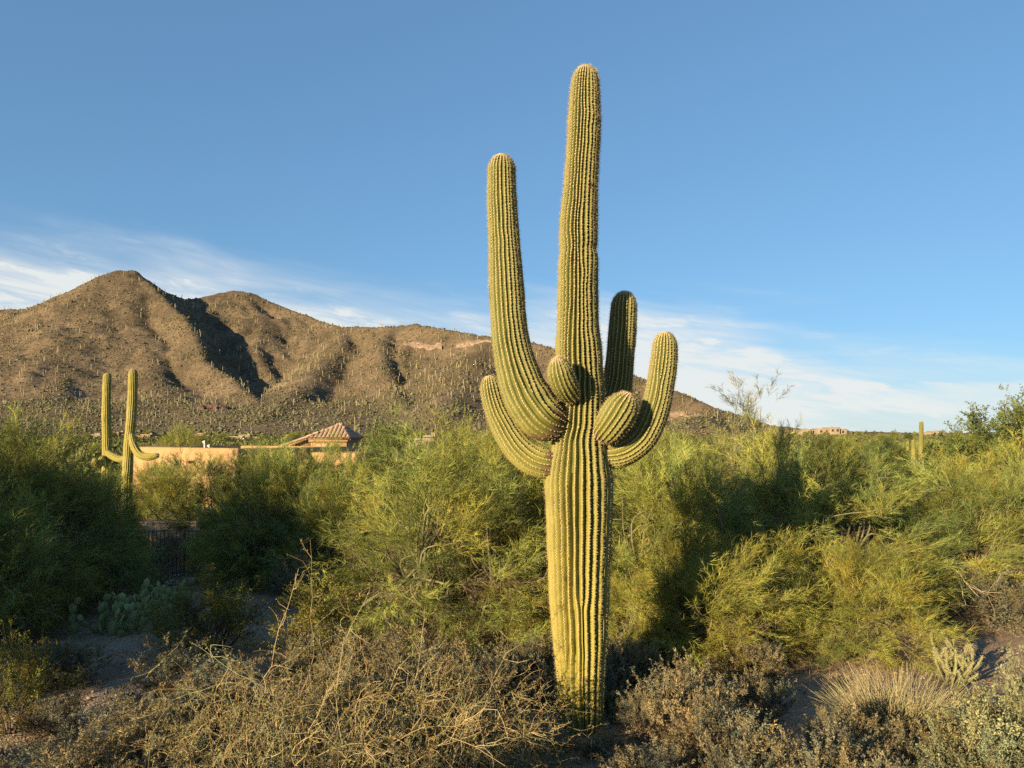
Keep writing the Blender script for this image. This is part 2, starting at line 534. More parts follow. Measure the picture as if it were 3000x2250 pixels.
def saguaro_stem(pts, radii, ribs, step=0.022, m=8, depth=0.15, seed=1, base='arm', splits=0, cork=0.10, cap=1.25, knobs=0.02, spine=(0.028, 4, 0.019), wavy=0.6, scars=()):
    """a ribbed, pleated stem along pts; ribs can split in two on the way up"""
    rg = np.random.default_rng(seed)
    A = np.hstack([np.asarray(pts, float), np.asarray(radii, float)[:, None]])
    C = catmull(A, 40)
    sl = np.concatenate([[0], np.cumsum(np.linalg.norm(np.diff(C[:, :3], axis=0), axis=1))])
    Ltot = sl[-1]
    Rtip = radii[-1]
    capl = Rtip * cap
    body = np.arange(0, Ltot - capl, step)
    th = np.linspace(0, math.pi / 2, 22)
    s = np.concatenate([body, Ltot - capl + capl * np.sin(th)])
    capm = np.concatenate([np.ones(len(body)), np.cos(th) ** 0.9])
    cen = np.stack([np.interp(s, sl, C[:, i]) for i in range(3)], 1)
    r = np.interp(s, sl, C[:, 3]) * np.maximum(capm, 0.02)
    if base == 'arm':
        c0 = radii[0] * 1.35
        q = np.clip(s / c0, 0, 1)
        r = r * (0.40 + 0.60 * np.sqrt(np.clip(1 - (1 - q) ** 2, 0, 1)))
    n = len(s)
    # slow swellings and pinches, like growth years
    r = r * (1 + knobs * (vnoise(s * 3.1, s * 0 + seed, seed) - 0.5) * 2 + 0.6 * knobs * (vnoise(s * 9, s * 0 + seed, seed + 5) - 0.5) * 2)
    T = unit(np.gradient(cen, axis=0))
    nrm = np.zeros((n, 3))
    ref = np.array([0, -1.0, 0.0])
    v = unit(ref - T[0] * ref.dot(T[0]))
    for i in range(n):
        v = unit(v - T[i] * v.dot(T[i])); nrm[i] = v
    bin_ = np.cross(T, nrm)
    # rib weights along the stem
    NR = ribs + splits
    W = np.ones((n, NR))
    if splits:
        slots = np.round(np.linspace(0, NR, splits, endpoint=False) + rg.uniform(0, 2)).astype(int) % NR
        for j in slots:
            s0 = Ltot * rg.uniform(0.10, 0.80)
            wgt = sstep(s0 - 0.09, s0 + 0.12, s)
            if not (base == 'ground' or rg.random() < 0.75):
                wgt = 1 - wgt
            W[:, j] = np.maximum(wgt, 1e-3)
            for q, sh in ((1, 0.34), (2, 0.16)):
                W[:, (j + q) % NR] += sh * (1 - wgt); W[:, (j - q) % NR] += sh * (1 - wgt)
    tot = W.sum(1, keepdims=True)
    B = (np.cumsum(W, 1) - W) / tot
    calm = wavy * (0.30 + 0.70 * sstep(0.38, 0.55, s / Ltot)) if base == 'ground' else np.full(n, wavy)
    jj_ = np.arange(NR)[None] + 0 * W
    sv = s[:, None] + 0 * W
    wob = 0.34 * (vnoise(sv * 1.6, jj_ * 0.45, seed + 31) - 0.5) * 2 + 0.20 * (vnoise(sv * 7.0, jj_ * 0.8, seed + 37) - 0.5) * 2
    wob = wob * calm[:, None] / tot
    Bn = B + wob
    Bnx = np.concatenate([Bn[:, 1:], Bn[:, :1] + 1], 1)
    Bnx = np.maximum(Bnx, Bn + 1e-4)
    u = (np.arange(m) / m)
    ang = 2 * math.pi * (Bn[:, :, None] + (Bnx - Bn)[:, :, None] * u[None, None, :])
    ang = ang + rg.uniform(0, 6.28)
    prof = 0.62 * np.sin(math.pi * u) ** 0.9 + 0.38 * (1 - np.abs(2 * u - 1))
    wn = np.clip(W, 0, 1)[:, :, None]
    dep = depth * np.clip(wn, 0, 1) * (1 + 0.35 * (vnoise(s[:, None] * 2 + 0 * W, np.arange(ribs + splits)[None] * 5.3 + 0 * W, seed + 71)[:, :, None] - 0.5))
    rr = r[:, None, None] * (1 - dep * (1 - prof[None, None, :]))
    rr = rr * (1 + 0.012 * (vnoise(s[:, None, None] * 14 + 0 * ang, ang * 6, seed + 9) - 0.5) * 2)
    ca, sa = np.cos(ang), np.sin(ang)
    V = cen[:, None, None, :] + rr[..., None] * (ca[..., None] * nrm[:, None, None, :] + sa[..., None] * bin_[:, None, None, :])
    Vf = V.reshape(n, NR * m, 3)
    ring = NR * m
    i = np.arange(n - 1)[:, None]; j = np.arange(ring)[None]
    a = i * ring + j; b = i * ring + (j + 1) % ring
    Fq = np.stack([a, b, b + ring, a + ring], -1).reshape(-1, 4)
    VV = Vf.reshape(-1, 3)
    # close the tip
    VV = np.vstack([VV, cen[-1] + T[-1] * 0.004])
    tip = len(VV) - 1
    jl = np.arange(ring)
    Ft = np.stack([(n - 1) * ring + jl, (n - 1) * ring + (jl + 1) % ring, np.full(ring, tip)], 1)
    crest = np.broadcast_to(prof[None, None, :] * wn, V.shape[:3]).reshape(n, ring)
    ck = np.zeros((n, ring))
    if base == 'arm':
        edge = cork * (0.7 + 0.9 * vnoise(ang.reshape(n, ring) * 2.2, s[:, None] * 6 + 0 * crest, seed + 4))
        ck = sstep(1.0, 0.55, s[:, None] / np.maximum(edge, 1e-4))
    else:
        ck = 0.55 * sstep(0.50, 0.0, s[:, None] + 0 * crest) * vnoise(ang.reshape(n, ring) * 3, s[:, None] * 7 + 0 * crest, seed)
    for sp, sr in scars:
        ck = np.maximum(ck, sstep(1.15, 0.75, np.linalg.norm(Vf - np.asarray(sp), axis=-1) / sr * (0.8 + 0.5 * vnoise(Vf[..., 0] * 40, Vf[..., 2] * 40, 3))))
    wool = sstep(Ltot - 0.35 * capl, Ltot, s)[:, None] * np.ones((1, ring)) * 0.8
    colr = np.stack([crest, ck, wool], -1).reshape(-1, 3)
    colr = np.vstack([colr, [0.5, 0, 0.9]])
    # spines in clusters along each crest
    ds, ns, sl_ = spine
    mid = m // 2
    SV, SC = [], []
    k0 = max(1, int(round(ds / step)))
    rows = np.arange(0, len(body), 1)
    pos = V[:, :, mid, :]
    out_ = unit(pos - cen[:, None, :])
    sarr = np.arange(0.02, Ltot - 0.25 * capl, ds)
    tips = Ltot - capl + capl * np.sin(np.linspace(0.1, 1.45, int(capl * 1.6 / (ds * 0.8)) + 2))
    sarr = np.unique(np.concatenate([sarr[sarr < Ltot - capl], tips]))
    for jr in range(NR):
        sj = sarr + rg.uniform(-0.3, 0.3, len(sarr)) * ds
        Pj = np.stack([np.interp(sj, s, pos[:, jr, q]) for q in range(3)], 1)
        Oj = unit(np.stack([np.interp(sj, s, out_[:, jr, q]) for q in range(3)], 1))
        Tj = unit(np.stack([np.interp(sj, s, T[:, q]) for q in range(3)], 1))
        wj = np.interp(sj, s, W[:, jr]); rj = np.interp(sj, s, r)
        ok = (wj > 0.35) & (rj > 0.012)
        Pj, Oj, Tj = Pj[ok], Oj[ok], Tj[ok]
        nn = len(Pj)
        if nn == 0:
            continue
        Sj = np.cross(Tj, Oj)
        lean = sstep(Ltot - capl, Ltot, sj[ok])[:, None]
        Oj = unit(Oj + lean * Tj * 0.8)
        # felt pad of the areole: a low diamond
        w_, h_ = 0.0065, 0.0080
        P0 = Pj + Oj * 0.0045
        for q in (0, 1):
            sgn = 1 if q else -1
            tri = np.stack([P0 - Tj * h_, P0 + Sj * w_ * sgn + 0 * Tj, P0 + Tj * h_], 1)
            SV.append(tri); SC.append(np.tile([[0.50, 0.40, 0.22]], (nn * 3, 1)) * np.repeat(rg.uniform(0.7, 1.2, (nn, 1)), 3, 0))
        for q in range(ns):
            fan = rg.uniform(0, 2 * math.pi, nn)
            spread = rg.uniform(0.35, 1.25, nn)
            d = Oj * np.cos(spread)[:, None] + np.sin(spread)[:, None] * (np.cos(fan)[:, None] * Sj + np.sin(fan)[:, None] * Tj)
            d = unit(d)
            ln = (sl_ * rg.uniform(0.35, 1.35, nn))[:, None]
            side = unit(np.cross(d, rg.normal(size=(nn, 3)))) * 0.0010
            tri = np.stack([P0 - side, P0 + side, P0 + d * ln], 1)
            cc = np.array([[0.42, 0.33, 0.19]]) * rg.uniform(0.4, 1.3, (nn, 1))
            SV.append(tri); SC.append(np.repeat(cc, 3, 0))
    S = np.concatenate([t.reshape(-1, 3) for t in SV]); SC = np.concatenate(SC)
    SF = np.arange(len(S)).reshape(-1, 3)
    return (VV, [Fq, Ft], colr), (S, SF, SC)


def add_stem(root, name, origin, pts, radii, ribs, skin=None, **kw):
    pts = np.asarray(pts, float) - np.asarray(origin)
    (V, Fs, c), (S, SF, SC) = saguaro_stem(pts, radii, ribs, **kw)
    o = obj(name, V, Fs, skin or M_CACTUS, root, colors=c, smooth=True)
    obj('spines', S, SF, M_SPINE, o, colors=SC, kind='stuff')
    return o


SY = 7.5


def build_main_saguaro():
    px = K / F * SY                                  # metres per measuring pixel at the trunk
    prof = [(1585, 1210, 1301), (1540, 1209, 1303), (1480, 1203, 1306), (1400, 1197, 1310), (1300, 1188, 1314), (1200, 1183, 1318), (1100, 1180, 1322),
            (1045, 1179, 1322), (1005, 1184, 1318), (975, 1190, 1314), (945, 1194, 1310), (900, 1200, 1308), (850, 1204, 1306), (800, 1203, 1303), (760, 1200, 1301), (700, 1203, 1294), (620, 1206, 1292),
            (560, 1208, 1291), (543, 1211, 1287), (525, 1209, 1290), (480, 1210, 1290), (400, 1219, 1291), (300, 1225, 1297), (230, 1229, 1297), (190, 1233, 1295), (144, 1241, 1291)]
    base = D(1256, 1575, SY); base[2] = ground_z(base[0], base[1])
    root = thing('saguaro', base, 'tall many-armed saguaro cactus lit yellow green in the middle foreground', 'saguaro')
    pts = [D((l + r_) / 2, y, SY) for y, l, r_ in prof]
    rad = [(r_ - l) / 2 * px * 1.01 for y, l, r_ in prof]
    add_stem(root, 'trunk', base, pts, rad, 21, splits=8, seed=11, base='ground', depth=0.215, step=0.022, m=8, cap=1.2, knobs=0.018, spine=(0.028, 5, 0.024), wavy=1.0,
             scars=[(D(1267, 1473, SY - 0.27) - base, 0.05), (D(1276, 402, SY - 0.13) - base, 0.045), (D(1225, 1250, SY - 0.25) - base, 0.03), (D(1240, 560, SY - 0.17) - base, 0.035)])
    # the woodpecker's hole near the right edge of the upper stem
    hc = D(1279, 402, SY - 0.115) - base
    a_ = np.linspace(0, 2 * math.pi, 13)[:-1]
    on = unit(np.array([0.62, -0.78, 0])); sd = np.array([0.78, 0.62, 0])
    rings = []
    for rr_, dp in ((0.038, -0.004), (0.034, 0.012), (0.026, 0.012), (0.022, -0.004), (0.012, -0.004)):
        rings.append(hc + on * dp + np.cos(a_)[:, None] * sd * rr_ + np.sin(a_)[:, None] * np.array([0, 0, 1.25]) * rr_)
    RV = np.concatenate(rings + [[hc - on * 0.004]])
    q_ = np.array([[i * 12 + j, i * 12 + (j + 1) % 12, (i + 1) * 12 + (j + 1) % 12, (i + 1) * 12 + j] for i in range(4) for j in range(12)])
    t_ = np.array([[48 + j, 48 + (j + 1) % 12, 60] for j in range(12)])
    obj('nest_hole', RV, [q_, t_], material('nest_cork', (0.035, 0.024, 0.016), rough=0.95), root, label='dark woodpecker hole near the top of the stem')

    def arm(name, lst, ribs, seed, **kw):
        p = [D(x, y, SY + dy) for x, y, w, dy in lst]
        r_ = [w / 2 * K / F * (SY + dy) for x, y, w, dy in lst]
        return add_stem(root, name, base, p, r_, ribs, seed=seed, step=0.018, m=8, **kw)

    arm('arm', [(1214, 918, 92, -0.09), (1174, 902, 106, -0.15), (1140, 858, 105, -0.15), (1119, 805, 94, -0.14), (1104, 740, 83, -0.12), (1098, 680, 79, -0.10), (1093, 600, 75, -0.08), (1088, 500, 68, -0.06), (1084, 420, 64, -0.05), (1084, 335, 58, -0.05)],
        21, 21, splits=4, cork=0.20, depth=0.145)
    arm('arm', [(1206, 1002, 74, 0.0), (1168, 998, 72, 0.0), (1126, 973, 70, 0.03), (1093, 925, 62, 0.08), (1070, 872, 54, 0.10), (1057, 812, 48, 0.10)],
        18, 22, splits=3, cork=0.13, depth=0.14)
    arm('arm', [(1298, 984, 66, -0.02), (1343, 978, 62, -0.05), (1385, 948, 64, -0.07), (1412, 895, 62, -0.08), (1427, 830, 60, -0.08), (1435, 770, 56, -0.08), (1437, 718, 48, -0.08)],
        20, 23, splits=3, cork=0.10, depth=0.145)
    arm('arm', [(1282, 925, 60, 0.20), (1312, 905, 66, 0.36), (1331, 850, 64, 0.42), (1338, 790, 62, 0.43), (1344, 720, 60, 0.43), (1350, 630, 54, 0.43)],
        20, 24, splits=2, cork=0.05, depth=0.14)
    arm('bud', [(1240, 862, 38, -0.20), (1224, 838, 54, -0.33), (1212, 812, 58, -0.40), (1202, 771, 50, -0.44)], 18, 25, cork=0.07, depth=0.14, cap=1.5)
    arm('bud', [(1297, 945, 56, -0.19), (1318, 922, 72, -0.29), (1340, 888, 78, -0.33), (1361, 850, 66, -0.35)], 20, 26, cork=0.08, depth=0.14, cap=1.3)


build_main_saguaro()


# ---------------------------------------------------------------- plants: shapes made of many thin pieces
class Tris:
    """collects loose triangles with a colour each"""
    def __init__(s):
        s.T = []; s.C = []

    def spikes(s, P, Dr, ln, w, c, rg):
        """one thin triangle from each P along Dr"""
        P = np.atleast_2d(P); Dr = unit(np.atleast_2d(Dr)); n = len(P)
        ln = np.broadcast_to(np.asarray(ln, float), (n,))[:, None]
        w = np.broadcast_to(np.asarray(w, float), (n,))[:, None]
        side = unit(np.cross(Dr, rg.normal(size=(n, 3)))) * w * 0.5
        s.T.append(np.stack([P - side, P + side, P + Dr * ln], 1))
        s.C.append(np.broadcast_to(np.asarray(c, float), (n, 3)).copy())

    def leaves(s, P, Dr, ln, w, c, rg):
        """a diamond leaf: two triangles folded along its midrib"""
        P = np.atleast_2d(P); Dr = unit(np.atleast_2d(Dr)); n = len(P)
        ln = np.broadcast_to(np.asarray(ln, float), (n,))[:, None]
        w = np.broadcast_to(np.asarray(w, float), (n,))[:, None]
        side = unit(np.cross(Dr, rg.normal(size=(n, 3))))
        up = np.cross(side, Dr) * 0.25
        tip = P + Dr * ln; mid = P + Dr * ln * 0.5
        a = mid + (side + up) * w * 0.5; b = mid + (-side + up) * w * 0.5
        cc = np.broadcast_to(np.asarray(c, float), (n, 3))
        s.T += [np.stack([P, a, tip], 1), np.stack([P, tip, b], 1)]
        s.C += [cc.copy(), cc.copy()]

    def cane(s, pts, r0, r1, c):
        """three-sided tapering tube along pts"""
        pts = np.asarray(pts, float); n = len(pts)
        t = unit(np.gradient(pts, axis=0))
        ref = np.array([0.31, 0.95, 0.1])
        a = unit(np.cross(t, ref)); b = np.cross(t, a)
        r = np.linspace(r0, r1, n)[:, None]
        R = [pts + r * (math.cos(q) * a + math.sin(q) * b) for q in (0.3, 2.4, 4.5)]
        for q in range(3):
            A, B = R[q], R[(q + 1) % 3]
            s.T += [np.stack([A[:-1], B[:-1], B[1:]], 1), np.stack([A[:-1], B[1:], A[1:]], 1)]
            cc = np.broadcast_to(np.asarray(c, float), (n - 1, 3))
            s.C += [cc.copy(), cc.copy()]

    def arrays(s):
        return np.concatenate(s.T), np.concatenate(s.C)

    def mesh(s, name, mat):
        T, C = s.arrays()
        V = T.reshape(-1, 3)
        return mesh_data(name, V, np.arange(len(V)).reshape(-1, 3), mat, np.repeat(C, 3, 0))


def scatter(tmpls, P, Dr, scale, rg, tint, roll=None):
    """copies of the templates (axis +Z, length about 1) set at P along Dr -> (tris, colours)"""
    n = len(P); Dr = unit(Dr)
    ref = unit(rg.normal(size=(n, 3)))
    a = unit(np.cross(Dr, ref)); b = np.cross(Dr, a)
    which = rg.integers(0, len(tmpls), n)
    T, C = [], []
    for k_, (t, c) in enumerate(tmpls):
        i = np.where(which == k_)[0]
        if not len(i):
            continue
        s_ = np.broadcast_to(np.asarray(scale, float), (n,))[i]
        M = np.stack([a[i], b[i], Dr[i]], 1) * s_[:, None, None]
        v = np.einsum('tvk,nkj->ntvj', t, M) + P[i][:, None, None, :]
        T.append(v.reshape(-1, 3, 3))
        C.append((c[None] * tint[i][:, None, :]).reshape(-1, 3))
    return np.concatenate(T), np.concatenate(C)


def cone_dirs(axis, ang, rg):
    axis = unit(axis); n = len(axis)
    a = unit(np.cross(axis, rg.normal(size=(n, 3)))); 
    return unit(axis * np.cos(ang)[:, None] + a * np.sin(ang)[:, None])


GREEN = np.array([0.175, 0.205, 0.035])


def tmpl_palo(seed, twig=(0.222, 0.245, 0.058), wood=(0.27, 0.25, 0.08), dead=0.10, w=0.0085):
    """feathery spray of green twigs"""
    rg = np.random.default_rng(seed); T = Tris()
    bend = rg.normal(size=3) * 0.16; bend[2] = 0
    ax = lambda t: np.stack([bend[0] * t * t, bend[1] * t * t, t], 1)
    ts = np.linspace(0, 1, 6)
    A = ax(ts)
    T.spikes(A[:-1], np.diff(A, axis=0), 0.30, np.linspace(0.016, 0.007, 5), wood, rg)
    n = 15
    t = np.sort(rg.uniform(0.05, 0.98, n))
    P = ax(t)
    dr = cone_dirs(np.stack([2 * bend[0] * t, 2 * bend[1] * t, np.ones(n)], 1), rg.uniform(0.25, 0.75, n), rg)
    ln = rg.uniform(0.22, 0.50, n) * (1.1 - 0.55 * t)
    c = np.array(twig) * rg.uniform(0.75, 1.25, (n, 1))
    T.spikes(P, dr, ln, w * 1.15, c, rg)
    for i in range(n):
        k_ = 6
        q = rg.uniform(0.1, 0.95, k_)
        pp = P[i] + dr[i] * (ln[i] * q)[:, None]
        d2 = cone_dirs(np.repeat(dr[i:i + 1], k_, 0), rg.uniform(0.2, 0.8, k_), rg)
        cc = np.array(twig) * rg.uniform(0.75, 1.3, (k_, 1))
        if rg.random() < dead:
            cc = np.array([0.26, 0.20, 0.10]) * rg.uniform(0.8, 1.2, (k_, 1))
        T.spikes(pp, d2, rg.uniform(0.09, 0.24, k_), w, cc, rg)
    return T.arrays()


def tmpl_leafy(seed, leaf=(0.10, 0.13, 0.03), wood=(0.13, 0.10, 0.06), nt=9, nl=9, ll=0.085, lw=0.040, tw=0.008, spread=(0.35, 1.0)):
    """twiggy spray with small leaves"""
    rg = np.random.default_rng(seed); T = Tris()
    bend = rg.normal(size=3) * 0.18; bend[2] = 0
    ax = lambda t: np.stack([bend[0] * t * t, bend[1] * t * t, t], 1)
    A = ax(np.linspace(0, 1, 5))
    T.spikes(A[:-1], np.diff(A, axis=0), 0.32, np.linspace(0.02, 0.009, 4), wood, rg)
    t = np.sort(rg.uniform(0.1, 1.0, nt)); P = ax(t)
    dr = cone_dirs(np.stack([2 * bend[0] * t, 2 * bend[1] * t, np.ones(nt)], 1), rg.uniform(*spread, nt), rg)
    ln = rg.uniform(0.25, 0.5, nt) * (1.1 - 0.5 * t)
    T.spikes(P, dr, ln, tw, wood, rg)
    for i in range(nt):
        q = rg.uniform(0.15, 1.0, nl)
        pp = P[i] + dr[i] * (ln[i] * q)[:, None]
        d2 = cone_dirs(np.repeat(dr[i:i + 1], nl, 0), rg.uniform(0.4, 1.3, nl), rg)
        T.leaves(pp, d2, ll * rg.uniform(0.7, 1.3, nl), lw * rg.uniform(0.7, 1.3, nl), np.array(leaf) * rg.uniform(0.7, 1.35, (nl, 1)), rg)
    return T.arrays()


def tmpl_dead(seed, c=(0.23, 0.17, 0.11), n=14, w=0.009):
    rg = np.random.default_rng(seed); T = Tris()
    bend = rg.normal(size=3) * 0.3; bend[2] = 0
    ax = lambda t: np.stack([bend[0] * t * t, bend[1] * t * t, t], 1)
    A = ax(np.linspace(0, 1, 5))
    T.spikes(A[:-1], np.diff(A, axis=0), 0.33, np.linspace(0.02, 0.008, 4), c, rg)
    t = rg.uniform(0.1, 1, n); P = ax(t)
    dr = cone_dirs(np.tile([[0, 0, 1.0]], (n, 1)), rg.uniform(0.3, 1.0, n), rg)
    ln = rg.uniform(0.2, 0.5, n)
    T.spikes(P, dr, ln, w, np.array(c) * rg.uniform(0.7, 1.3, (n, 1)), rg)
    for i in range(n):
        q = rg.uniform(0.2, 0.9, 3)
        T.spikes(P[i] + dr[i] * (ln[i] * q)[:, None], cone_dirs(np.repeat(dr[i:i + 1], 3, 0), rg.uniform(0.4, 0.9, 3), rg), rg.uniform(0.08, 0.22, 3), w * 0.8, np.array(c) * rg.uniform(0.7, 1.3, (3, 1)), rg)
    return T.arrays()


T_PALO = [tmpl_palo(i) for i in range(8)]
T_WISP = [tmpl_palo(70 + i, w=0.013, twig=(0.20, 0.22, 0.09)) for i in range(4)]
T_DEAD = [tmpl_dead(i) for i in range(5)]
T_MESQ = [tmpl_leafy(i, leaf=(0.105, 0.135, 0.035), nt=10, nl=10, ll=0.085, lw=0.036) for i in range(6)]
T_CREO = [tmpl_leafy(20 + i, leaf=(0.165, 0.160, 0.030), wood=(0.15, 0.12, 0.07), nt=9, nl=8, ll=0.060, lw=0.038) for i in range(6)]
T_PALE = [tmpl_leafy(80 + i, leaf=(0.215, 0.225, 0.115), wood=(0.26, 0.24, 0.13), nt=9, nl=8, ll=0.065, lw=0.036, spread=(0.3, 0.8)) for i in range(6)]
T_GREY = [tmpl_leafy(40 + i, leaf=(0.155, 0.150, 0.095), wood=(0.17, 0.14, 0.10), nt=8, nl=8, ll=0.075, lw=0.034, spread=(0.2, 0.6)) for i in range(6)]
T_BURS = [tmpl_leafy(60 + i, leaf=(0.185, 0.165, 0.095), wood=(0.20, 0.155, 0.095), nt=7, nl=8, ll=0.10, lw=0.036, tw=0.010, spread=(0.15, 0.5)) for i in range(6)]
M_LEAF = material('foliage', attr=True, rough=0.75, translucent=0.22, spec=0.15, noise=(0.9, 0.12))
M_DRY = material('dry_twigs', attr=True, rough=0.85, translucent=0.08, spec=0.1)
M_BARK = material('bark', (0.15, 0.14, 0.075), rough=0.9, noise=(9, 0.35), bump=(40, 0.01))
M_BARK_DARK = material('mesquite_bark', (0.095, 0.07, 0.05), rough=0.95, noise=(9, 0.35), bump=(40, 0.01))


def tube(pts, radii, sides=6):
    pts = np.asarray(pts, float); n = len(pts)
    t = unit(np.gradient(pts, axis=0))
    a = unit(np.cross(t, np.array([0.33, 0.91, 0.21]))); b = np.cross(t, a)
    q = np.arange(sides) / sides * 2 * math.pi
    r = np.asarray(radii)[:, None, None]
    V = pts[:, None, :] + r * (np.cos(q)[None, :, None] * a[:, None, :] + np.sin(q)[None, :, None] * b[:, None, :])
    i = np.arange(n - 1)[:, None]; j = np.arange(sides)[None]
    f = np.stack([i * sides + j, i * sides + (j + 1) % sides, (i + 1) * sides + (j + 1) % sides, (i + 1) * sides + j], -1).reshape(-1, 4)
    return V.reshape(-1, 3), f


def join(parts):
    V, Fc, o = [], [], 0
    for v, f in parts:
        V.append(v); Fc.append(f + o); o += len(v)
    return np.concatenate(V), np.concatenate(Fc)


def plant_meshes(seed, w, h, tm, clumps=70, per=17, size=(0.38, 0.72), color=(1, 1, 1), var=0.22, stems=5, low=0.12, open_=0.55, dead=0.10, trunk_r=0.06, bark=None, crown_mat=None, upright=0.45, lobes=5, plume=0.55, skirt=0.0):
    """a shrubby tree about w wide and h high standing at the origin: meshes for trunk, branches and crown"""
    rg = np.random.default_rng(seed)
    # the outline: a few uneven domes
    lob = []
    for i in range(lobes):
        a = rg.uniform(0, 2 * math.pi); rr = rg.uniform(0.0, 0.36) * w
        hh = h * rg.uniform(0.72, 1.0) * (1 - 0.45 * (rr / (0.5 * w)) ** 2)
        lob.append((math.cos(a) * rr, math.sin(a) * rr, hh, rg.uniform(0.24, 0.36) * w))
    lob[0] = (rg.uniform(-.05, .05) * w, rg.uniform(-.05, .05) * w, h * 0.98, 0.36 * w)
    cl, nr = [], []
    tries = 0
    while len(cl) < clumps and tries < 6000:
        tries += 1
        x0, y0, hh, r_ = lob[rg.integers(len(lob))]
        d = unit(rg.normal(size=3)); d[2] = abs(d[2]) if rg.random() < 0.62 else -abs(d[2])
        d = unit(d)
        q = rg.uniform(0.62, 1.0) if rg.random() < 0.8 else rg.uniform(0.25, 0.62)
        zc = hh * 0.46
        p = np.array([x0 + d[0] * r_ * q, y0 + d[1] * r_ * q, zc + d[2] * (hh - zc) * q * 0.92])
        if p[2] < low * h:
            continue
        ins = any(((p[0] - a) ** 2 + (p[1] - b) ** 2) / (c ** 2) + ((p[2] - e * 0.5) / (e * 0.5)) ** 2 < 0.30 for a, b, e, c in lob)
        if ins and rg.random() < 0.55:
            continue
        cl.append(p); nr.append(d)
    for i in range(int(clumps * skirt)):
        a = rg.uniform(0, 2 * math.pi); q = rg.uniform(0.62, 0.98) * w * 0.5
        cl.append(np.array([math.cos(a) * q, math.sin(a) * q, h * rg.uniform(0.08, 0.34)]))
        nr.append(unit(np.array([math.cos(a), math.sin(a), rg.uniform(-0.75, 0.1)])))
    cl = np.array(cl); nr = np.array(nr)
    sz = rg.uniform(*size, len(cl))
    out = unit(nr + np.array([0, 0, upright]) + rg.normal(size=(len(cl), 3)) * 0.28)
    # sprays fan out of each clump's foot, so clumps read as plumes with dark gaps between
    idx = np.repeat(np.arange(len(cl)), per)
    n = len(idx)
    foot = cl[idx] - out[idx] * (sz[idx] * plume)[:, None]
    dirs = cone_dirs(out[idx], np.abs(rg.normal(size=n)) * open_, rg)
    P = foot + dirs * (sz[idx] * rg.uniform(0.0, 0.55, n))[:, None] + rg.normal(size=(n, 3)) * 0.05 * sz[idx][:, None]
    tone = 1 + var * rg.normal(size=(len(cl), 1))
    hue = rg.normal(size=(len(cl), 1)) * var * 0.5
    tint = np.clip(tone + np.hstack([hue * 0.9, hue * 0.2, -hue * 0.6]), 0.35, 1.9)[idx] * np.array(color) * rg.uniform(0.8, 1.2, (n, 1))
    T, C = scatter(tm, P, dirs, sz[idx] * rg.uniform(0.65, 1.1, n), rg, tint)
    if dead > 0:
        nd = int(n * dead)
        i2 = rg.integers(0, len(cl), nd)
        lowp = cl[i2] * np.array([0.85, 0.85, 0.55]) + rg.normal(size=(nd, 3)) * 0.1 * np.array([1, 1, 0.6])
        lowp[:, 2] = np.maximum(lowp[:, 2], 0.08 * h)
        dd = unit(nr[i2] * np.array([1, 1, 0.2]) + rg.normal(size=(nd, 3)) * 0.5 + np.array([0, 0, -0.25]))
        T2, C2 = scatter(T_DEAD, lowp, dd, rg.uniform(0.3, 0.6, nd) * (size[1] / 0.72), rg, np.ones((nd, 3)) * rg.uniform(0.7, 1.3, (nd, 1)))
        T = np.concatenate([T, T2]); C = np.concatenate([C, C2])
    V = T.reshape(-1, 3)
    V[:, 2] = np.maximum(V[:, 2], 0.01)
    crown = mesh_data('crown', V, np.arange(len(V)).reshape(-1, 3), crown_mat or M_LEAF, np.repeat(C, 3, 0))
    # stems and limbs
    tr, br = [], []
    tops = []
    for i in range(stems):
        a = 2 * math.pi * (i + rg.uniform(-.3, .3)) / stems
        b0 = np.array([math.cos(a), math.sin(a), 0]) * trunk_r * 1.6 + [0, 0, -0.12]
        e = np.array([math.cos(a) * 0.22 * w, math.sin(a) * 0.22 * w, h * rg.uniform(0.35, 0.5)])
        mid = (b0 + e) / 2 + rg.normal(size=3) * 0.05 * w * np.array([1, 1, 0.3])
        pts = catmull([b0, mid, e], 5)
        tr.append(tube(pts, np.linspace(trunk_r, trunk_r * 0.5, len(pts)) * rg.uniform(0.8, 1.1), 7)); tops.append((pts, e))
    for j in range(len(cl)):
        k_ = np.argmin([np.linalg.norm(cl[j][:2] - e[:2]) + rg.uniform(0, 0.1) for _, e in tops])
        pts_s, e = tops[k_]
        st = pts_s[rg.integers(len(pts_s) // 2, len(pts_s))]
        end = cl[j] - out[j] * sz[j] * plume * 0.6
        mid = (st + end) / 2 + rg.normal(size=3) * 0.05 * w + np.array([0, 0, 0.04 * h])
        pts = catmull([st, mid, end], 4)
        br.append(tube(pts, np.linspace(trunk_r * 0.42, trunk_r * 0.12, len(pts)), 4))
    bark = bark or M_BARK
    tv, tf = join(tr); bv, bf = join(br)
    return (mesh_data('trunk', tv, tf, bark, smooth=True), mesh_data('branches', bv, bf, bark, smooth=True), crown)


PROTO = {}


def proto(key, **kw):
    if key not in PROTO:
        PROTO[key] = (plant_meshes(**kw), kw['w'], kw['h'])
    return PROTO[key]


def plant(name, key, x, y, w, h, label, cat, group=None, rz=0.0, z=None, tilt=0.0):
    """a standing plant: copies share the meshes of their kind"""
    (tm, bm, cm), w0, h0 = PROTO[key]
    zz = float(ground_z(x, y)) if z is None else z
    r = thing(name, (x, y, zz - 0.02), label, cat, group, rz, (w / w0, w / w0, h / h0))
    r.rotation_euler[1] = tilt
    put('trunk', tm, r); put('branches', bm, r); put('crown', cm, r)
    return r


def at_x(dx, Y):
    return (dx * K - 1500.0) / F * Y


